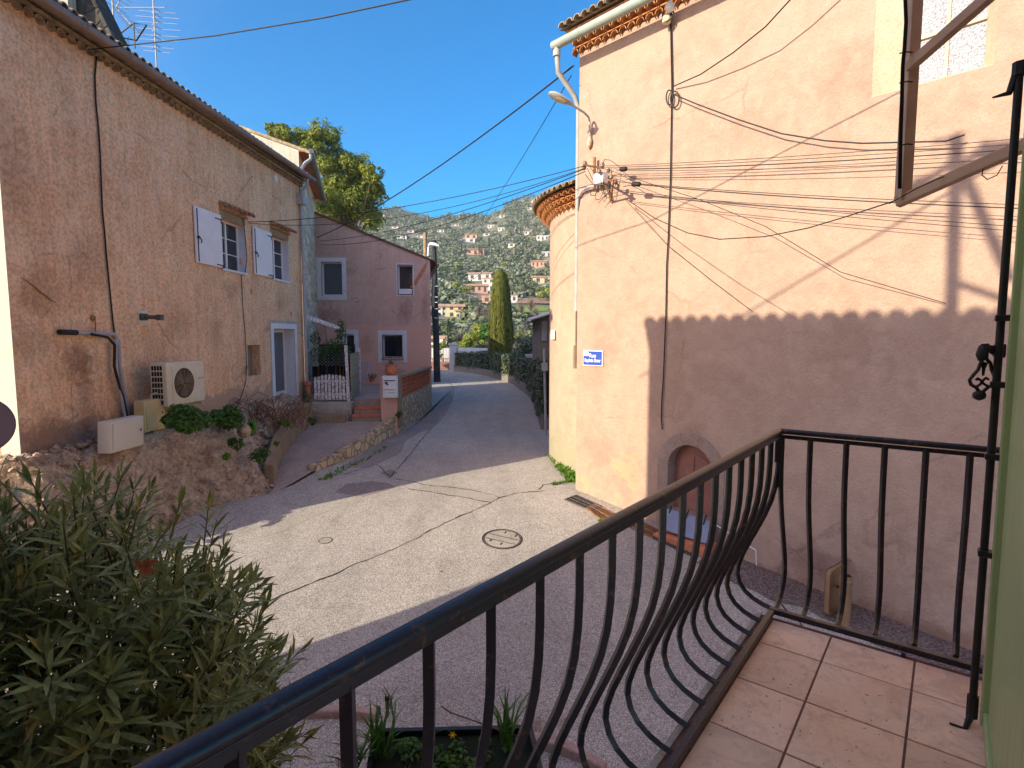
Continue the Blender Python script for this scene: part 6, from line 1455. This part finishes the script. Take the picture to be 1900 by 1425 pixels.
mb = MB(); BF.box(mb, A0, A1+.03, ZF-.14, ZF+.001, B0-.085, B0-.0605); BF.box(mb, A1+.031, A1+.045, ZF-.16, ZF-.03, B0-.075, B1); mb.build('slab_edge', mt['plaster'], bl)
rl_ = T('balcony_railing', 'old black bellied iron railing with worn handrail round the balcony', 'railing', BF.P(1.5, -1.47, -.68))
RZ, RB, RA_ = -.49, -.675, 3.09
mb = MB(); P = [BF.P(-1.3, RZ+.005, RB), BF.P(RA_, RZ+.005, RB)]; mb.tube(P, .0185, 14, flat=.80); mb.build('handrail', mt['rail'], rl_, smooth=True)
mb = MB(); mb.tube([BF.P(RA_, RZ+.005, RB), BF.P(RA_+.05, RZ+.005, .20)], .018, 12, flat=.8); mb.build('handrail', mt['rail'], rl_, smooth=True)
mb = MB(); BF.box(mb, -1.3, RA_+.01, RZ-.028, RZ-.004, RB-.012, RB+.012); mb.build('under_bar', mt['rail'], rl_, bevel=.003)
mb = MB(); mb.box(BF.P(RA_-.0, RZ-.034, RB+.018), BF.P(RA_+.05, 0, .20)-BF.P(RA_, 0, RB+.018), BF.u*.02, V((0, 0, .02))); mb.build('under_bar', mt['rail'], rl_, bevel=.002)
mb = MB(); BF.box(mb, -1.3, RA_-.03, -1.462, -1.435, RB-.012, RB+.018); mb.build('bottom_bar', mt['rail'], rl_, bevel=.003)
mb = MB(); BF.box(mb, RA_-.022, RA_+.012, -1.462, -1.435, RB-.012, .18); mb.build('bottom_bar', mt['rail'], rl_, bevel=.003)
mb = MB(); BF.box(mb, RA_-.016, RA_+.016, RZ-.16, RZ-.004, RB-.016, RB+.016); mb.build('corner_block', mt['rail'], rl_, bevel=.003)
for s_, d_ in ((2.95, RB+.0), (1.2, RB), (2.95+.1, -.1)):
    mb = MB(); BF.box(mb, s_-.008, s_+.008, -1.478, -1.46, d_-.008, d_+.008); mb.build('foot', mt['rail'], rl_)
prof = [(-.51, 0), (-.62, 0), (-.70, .003), (-.78, .012), (-.86, .030), (-.94, .058), (-1.02, .092), (-1.10, .128), (-1.18, .162), (-1.25, .184), (-1.30, .188), (-1.35, .174), (-1.39, .145), (-1.42, .10), (-1.437, .055), (-1.447, .01)]
bal0 = None
def bal(pt_fn):
    mb = MB(); mb.tube([pt_fn(z, o_) for z, o_ in prof], .0135, 4); return mb.build('baluster', mt['rail'], rl_)
for k in range(26):
    a = 3.085-.164*(k+1)
    if a > -1.25: bal(lambda z, o_: BF.P(a, z, RB-o_))
bal(lambda z, o_: BF.P(RA_+.012, z, RB-o_)); bal(lambda z, o_: BF.P(RA_+o_, z, RB+.014))
for k in range(5):
    b_ = RB+.145+k*.155; bal(lambda z, o_: BF.P(RA_+.0+o_*.9+.01*k, z, b_))
# green shutter with its bolt
gs = T('green_shutter', 'green plank shutter folded open at the right edge of the picture', 'shutter', BF.P(2.1, -1.45, .17)); SA, SB = 2.655, .165
zb_, zt_ = -1.445, .93
for k in range(9):
    m = MB(); x1 = 2.585-k*.13; BF.box(m, x1-.128, x1-.0015, zb_+.06, zt_, SB+.012, SB+.036); m.build('plank', mt['green'], gs, bevel=.003)
m = MB(); BF.box(m, 2.587, 2.61, zb_+.06, zt_, SB+.02, SB+.036); m.build('plank', mt['green'], gs)
m = MB(); BF.box(m, 2.615, SA, zb_, zt_, SB-.008, SB+.038); m.build('edge_stile', mt['green'], gs, bevel=.005)
m = MB(); BF.box(m, 1.42, 2.614, zb_, zb_+.058, SB+.0, SB+.038); m.build('bottom_rail', mt['green'], gs, bevel=.004)
bo = T('shutter_bolt', 'long black espagnolette bolt with ornate drop handle on the green shutter', 'bolt', BF.P(SA, -1.4, SB-.03)); RO = SB-.03
MB().tube([BF.P(SA+.005, -1.43, RO), BF.P(SA+.005, .92, RO)], .0125, 10).build('rod', mt['black'], bo, smooth=True)
for y in (592, 710, 1020, 840):
    z = -(y-625)/F*2.08; m = MB(); BF.box(m, SA-.03, SA+.02, z-.011, z+.011, RO-.018, RO+.024); m.build('guide', mt['black'], bo, bevel=.003)
HP = lambda px, py: V(at(px, py, 2.02))
m = MB(); m.prism([HP(1842,640), HP(1868,638), HP(1866,664), HP(1842,663)], BF.u*.03); m.build('gear_box', mt['black'], bo, bevel=.004)
hn = m = MB(); m.tube([HP(1846,651), HP(1836,647), HP(1824,648), HP(1822,658), HP(1824,668)], [.017, .014, .018, .019, .015], 10); m.tube([HP(1821,641), HP(1834,640)], .006, 6)
for pts in ([(1824,666),(1819,675),(1815,686),(1806,696),(1799,705),(1802,714),(1811,719),(1817,727)], [(1830,666),(1838,674),(1840,686),(1845,697),(1848,707),(1843,714),(1834,718),(1822,728)]):
    m.tube([HP(x, y) for x, y in pts], .0062, 7)
m.tube([HP(1827,672), HP(1825,684), HP(1824,697)], [.011, .006, .004], 6)
m.tube([HP(1811,705), HP(1814,702), HP(1820,706), HP(1825,712), HP(1832,716)], .005, 6); m.tube([HP(1834,704), HP(1829,701), HP(1823,707), HP(1818,714), HP(1812,717)], .005, 6)
m.lathe(HP(1817,731)-V((0, 0, .004)), [(.004, -.020), (.017, -.013), (.021, 0), (.017, .011), (.006, .018)], 14); m.build('drop_handle', mt['black'], bo, smooth=True)
m = MB(); m.tube([BF.P(SA+.005, .90, RO), BF.P(SA+.005, .945, RO)], .022, 8); m.tube([BF.P(SA+.005, .94, RO), HP(1872,173), HP(1842,181)], [.016, .011, .003], 6); m.build('top_hook', mt['black'], bo)
m = MB(); m.tube([BF.P(SA+.005, -1.445, RO), BF.P(SA+.005, -1.36, RO)], .019, 8); m.tube([BF.P(SA+.005, -1.43, RO), V(at(1790,1353,1.98)), V(at(1762,1342,2.0))], [.014, .009, .004], 6); m.build('bottom_hook', mt['black'], bo)
m = MB(); BF.box(m, SA-.10, SA+.0, .90, 1.02, SB-.01, SB+.05); m.build('lintel_guide', mt['greyw'], bo)
# square tube bracket frame at top right
bf = T('bracket_frame', 'beige square tube bracket frame hanging in front of the church window', 'bracket', V(at(1675, 372, 2.54)))
def sq(a, b, wd, name, mat='beige'): MB().tube([a, b], wd*.707, 4).build(name, mt[mat], bf, bevel=.003)
pb = V(at(1675, 372, 2.54)); sq(V((pb.x, pb.y, pb.z)), V((pb.x, pb.y, 2.6)), .048, 'upright')
sq(V(at(1664, 376, 2.56)), V(at(1905, 268, 2.2)), .045, 'lower_arm'); sq(V(at(1682, 128, 2.53)), V(at(1850, -20, 2.25)), .04, 'brace')
m = MB()
for k in range(3): m.tube([V(at(x+k*2.2, y, 2.5)) for x, y in [(1676,-40),(1679,40),(1676,90),(1673,120),(1672,150),(1671,190),(1669,250),(1667,350)]], .0032, 5)
m.build('strapped_cables', mt['cable'], bf)
m = MB()
for y in (97, 152, 268): m.tube([V(at(1669, y+2, 2.49)), V(at(1683, y-1, 2.485)), V(at(1693, y, 2.49))], .003, 5)
m.build('cable_ties', mt['black'], bf)
cable('loose_cable', 'thin cable looping under the lower arm of the bracket frame', [V(at(x, y, 2.28)) for x, y in [(1860,308),(1850,325),(1832,333),(1822,325),(1824,313)]], .003)
cable('loose_cable', 'thin wire lying along the top of the lower arm of the bracket frame', [V(at(x, y, 2.4)) for x, y in [(1650,378),(1700,350),(1740,332),(1780,315),(1800,308),(1850,290),(1890,272)]], .003)
# ================================================================== OLEANDER
ol = T('oleander_bush', 'large dark oleander bush with long narrow leaves filling the lower left', 'bush', (-2.4, 2.6, -4.6))
base = V((-2.4, 2.6, -4.6)); lf = MB(); sm = MB(); rs = random.Random(5)
def oleaf(mb, p, d, up, L_, W_, m=0, curl=.12):
    sd = d.cross(up)
    if sd.length < 1e-3: return
    sd.normalize(); nn = sd.cross(d).normalized(); i = len(mb.v)
    P = [p, p+d*L_*.3+sd*W_*.45+nn*W_*.12, p+d*L_*.3, p+d*L_*.3-sd*W_*.45+nn*W_*.12, p+d*L_*.62+sd*W_*.5-nn*L_*curl*.25+nn*W_*.12, p+d*L_*.62-nn*L_*curl*.3, p+d*L_*.62-sd*W_*.5-nn*L_*curl*.25+nn*W_*.12, p+d*L_-nn*L_*curl]
    mb.v += [tuple(q) for q in P]; mb.f += [(i, i+1, i+2), (i, i+2, i+3), (i+1, i+4, i+5, i+2), (i+2, i+5, i+6, i+3), (i+4, i+7, i+5), (i+5, i+7, i+6)]; mb.m += [m]*6
cen = V((-2.32, 2.65, -2.07)); rad3 = V((1.19, .85, 1.36))
nsh = 0
while nsh < 900:
    x, y, z = rs.gauss(0, 1), rs.gauss(0, 1), rs.gauss(0, 1); l = math.sqrt(x*x+y*y+z*z); x, y, z = x/l, y/l, z/l
    f = rs.uniform(.55, 1.03)**.6 if nsh % 5 else rs.uniform(1.0, 1.10)
    tip = cen+V((x*rad3.x*f, y*rad3.y*f, z*rad3.z*f))
    if tip.z < -4.2: continue
    out = V((x*.9, y*.6, z*.35+.75)).normalized(); out = (out+V((rs.uniform(-.35, .35), rs.uniform(-.35, .35), rs.uniform(-.2, .3)))).normalized()
    Ls = rs.uniform(.30, .50); nsh += 1; p0 = tip-out*Ls; bend = V((0, 0, -.06)); young = rs.random() < .13; mi = 1 if young else 0
    sm.tube([p0-out*.25+bend, p0, p0.lerp(tip, .5), tip], [.006, .005, .004, .0025], 4, cap=False)
    n = rs.randint(16, 26); ref = V((rs.uniform(-1, 1), rs.uniform(-1, 1), rs.uniform(-1, 1))); a_ = out.cross(ref).normalized(); b_ = out.cross(a_)
    for k in range(n):
        t_ = k/(n-1); p = p0.lerp(tip, t_); ph_ = (k % 3)*2.094+(k//3)*1.05+rs.uniform(-.3, .3); e = interp([(0, 1.35), (.6, 1.0), (.9, .55), (1, .18)], t_)+rs.uniform(-.15, .15)
        rd = a_*math.cos(ph_)+b_*math.sin(ph_); d = (out*math.cos(e)+rd*math.sin(e)+V((0, 0, -.12*(1-t_)))).normalized()
        oleaf(lf, p, d, out if abs(d.dot(out)) < .95 else rd, rs.uniform(.125, .185)*(1 if t_ < .85 else .75), rs.uniform(.018, .026), (2 if rs.random() < .012 else mi if t_ > .5 else 0), rs.uniform(.0, .25))
for k in range(46):
    a = rs.uniform(0, 6.28); e = rs.uniform(.2, 1); q = cen+V((math.cos(a)*rad3.x*.75*e, math.sin(a)*rad3.y*.75*e, rs.uniform(-.6, .7))); sm.tube([base+V((math.cos(a)*.25, math.sin(a)*.25, 0)), base.lerp(q, .5)+V((0, 0, .15)), q], [.022, .016, .008], 5, cap=False)
lf.build('leaves', [mt['leafo'], mt['leafy'], mt['leafyel']], ol); sm.build('stems', mt['stem'], ol)
m = MB(); c = V(at(268, 1052, 1.9)); up_ = V((0, 0, 1))
for k, (dx, dz, L_) in enumerate(((.05, .03, .07), (.06, -.03, .06), (-.04, .03, .06), (.0, -.06, .05), (.03, .05, .05), (-.05, -.01, .04))):
    oleaf(m, c, V((dx, -.01, dz)).normalized(), V((0, -1, .2)), L_*.7, .022, 0, .3)
m.build('dead_leaf', mt['deadleaf'], loc=c, label='curled rust-brown dead leaf caught in the oleander', cat='leaf')
# ================================================================== FLOWER TROUGH AND KERB BELOW THE RAILING
kb = T('flowerbed_kerb', 'broken pink stone kerb edging at the bottom behind the railing', 'kerb', V(G(600, 1345)))
for pts in ([(395,1352),(470,1342),(560,1335),(640,1334),(700,1342)], [(985,1388),(1040,1402),(1080,1418),(1120,1440)]):
    P = [V(G(*p)) for p in pts]; m = MB()
    for a, b in zip(P, P[1:]):
        d_ = b-a; n_ = V((d_.y, -d_.x, 0)).normalized()
        m.box(a-V((0, 0, .1)), d_*.985, n_*-.11, V((0, 0, .20+random.uniform(-.02, .02))))
    m.build('kerb_stone', mt['edge'], kb, bevel=.02)
tr = T('flower_trough', 'black plastic flower trough at the bottom behind the railing', 'planter', V((-.7, 5.2, -4.4)))
z_ = -3.98; a = V(atz(694, 1354, z_)); b = V(atz(985, 1347, z_)); dn = V((.1, -.72, 0)); up = V((0, 0, 1))
m = MB()
for p_, q_ in ((a, b), (b, b+dn), (b+dn, a+dn), (a+dn, a)):
    e = (q_-p_).normalized(); n_ = V((e.y, -e.x, 0)); m.box(p_-up*.5, q_-p_, n_*.02, up*.5); m.box(p_-up*.03-n_*.015, q_-p_, n_*.05, up*.035)
m.build('trough_body', mt['black'], tr)
m = MB(); m.poly([a-up*.07, b-up*.07, b+dn-up*.07, a+dn-up*.07]); m.build('potting_soil', mt['core'], tr)
def blades(name, label, px, py, Yc, n, L_, spread, mat='bushg', w_=.014, cat='plant'):
    c = V(atz(px, py, z_-.05)) if Yc is None else V(at(px, py, Yc)); t = T(name, label, cat, c); m = MB()
    for k in range(n):
        a = random.uniform(0, 6.28); e = random.uniform(.05, spread); l = L_*random.uniform(.5, 1); p0 = c+V((random.gauss(0, .05), random.gauss(0, .05), 0)); d = V((math.cos(a)*math.sin(e), math.sin(a)*math.sin(e), math.cos(e))); sd = V((-math.sin(a), math.cos(a), 0))*w_
        p1 = p0+d*l*.55; p2 = p1+(d+V((math.cos(a)*.5, math.sin(a)*.5, -.35*random.random()))).normalized()*l*.45
        m.poly([p0-sd*.6, p0+sd*.6, p1+sd, p1-sd]); m.poly([p1-sd, p1+sd, p2])
    m.build('blades', mt[mat], t); return t
blades('daffodil_plant', 'clump of daffodil leaves at the left end of the black trough', 705, 1400, None, 46, .55, .75)
blades('daffodil_plant', 'sparse tall daffodil leaves at the right end of the black trough', 940, 1385, None, 26, .62, .6)
blades('daffodil_plant', 'low arching leaves at the near left of the black trough', 655, 1425, None, 34, .42, .9)
blades('daffodil_plant', 'tall upright green blades rising beside the left post of the trough', 715, 1330, 5.5, 14, .45, .35, 'hedge')
df = T('daffodil', 'single yellow daffodil flower on a bent stem in the black trough', 'flower', V(at(842, 1380, 5.1)))
c = V(at(840, 1362, 5.1)); m = MB()
for k in range(6): a = k*1.047; d = V((math.cos(a), -.3, math.sin(a))); s2 = V((-math.sin(a), 0, math.cos(a)))*.012; m.poly([c, c+d*.02+s2, c+d*.045, c+d*.02-s2])
m.lathe(c, [(.008, 0), (.012, .02), (.014, .03)], 8, ax=(0, -1, -.2)); m.build('petals', mt['flower'], df); MB().tube([V(at(770, 1385, 5.2)), V(at(800, 1362, 5.15)), V(at(828, 1352, 5.1)), c], .005, 5).build('flower_stem', mt['bushg'], df)
t = T('ground_cover', 'small leafy plants covering the soil of the black trough', 'plant', V((-.6, 5.1, -4.05))); m = MB()
for k in range(34):
    q_ = a.lerp(b, 0) if False else None
A_ = V(atz(694, 1354, z_)); 
for k in range(40):
    p = A_+(b-A_)*random.uniform(.12, .9)+dn*random.uniform(.1, .95)-up*.02; leaf_ball(m, p, (.07, .07, .06), 16, .028, 0, up=.8)
m.build('leaves', mt['bushg'], t)
t = T('red_flower', 'tiny red flower poking up left of the black trough', 'flower', V(atz(628, 1420, -4.0))); c = V(atz(628, 1416, -3.95)); m = MB()
for k in range(5): a2 = k*1.25; m.poly([c, c+V((math.cos(a2)*.03, 0, .02+math.sin(a2)*.02)), c+V((math.cos(a2+.5)*.03, -.01, .03+math.sin(a2+.5)*.02))])
m.build('petals', mt['red'], t); MB().tube([c-V((0, 0, .25)), c], .004, 4).build('flower_stem', mt['bushg'], t)
cable('fallen_twig', 'pale reddish fallen stick lying across the trough edge', [V(at(x, y, 5.3)) for x, y in [(818,1310),(835,1322),(870,1334),(900,1345),(945,1362),(960,1364)]], [.012,.011,.010,.010,.009,.006], mat='twig', cat='stick')
t = T('dry_grass', 'dry straw-like grass beside the right end of the trough', 'grass', V(G(1000, 1365))); m = MB()
for k in range(60):
    p = V(G(random.uniform(975, 1040), random.uniform(1335, 1385))); a2 = random.uniform(0, 6.28); d = V((math.cos(a2), math.sin(a2), .25))*random.uniform(.08, .2); m.tube([p, p+d+V((0, 0, .02))], .0025, 3, cap=False)
m.build('straws', mt['wood'], t)
for px, py, lb in ((862,1103,'small brown leaf on the shaded road near the shadow edge'),(425,1262,'small brown leaf on the road by the oleander'),(552,1290,'brown leaf on the shaded road above the kerb'),(480,1250,'second brown leaf on the road by the oleander'),(815,1062,'tiny dark leaf in the middle of the sunlit road')):
    p = V(G(px, py))+V((0, 0, .01)); m = MB(); oleaf(m, p, V((.8, .4, .15)).normalized(), V((0, 0, 1)), .07, .035, 0, .3); m.build('fallen_leaf', mt['deadleaf'], loc=p, label=lb, cat='leaf')
C.view_layer.update()

hz = MB(); hz.cbox(-1100, 1100, -40, 960, -9, 250); m_, t_n, b_n = nodes('haze_air'); t_n.nodes.remove(b_n)
pv = t_n.nodes.new('ShaderNodeVolumePrincipled'); pv.inputs['Color'].default_value = (.70, .84, 1.0, 1); pv.inputs['Density'].default_value = .00028; pv.inputs['Anisotropy'].default_value = .2
t_n.links.new(pv.outputs[0], t_n.nodes['Material Output'].inputs['Volume']); hz.build('haze', m_, kind='stuff')
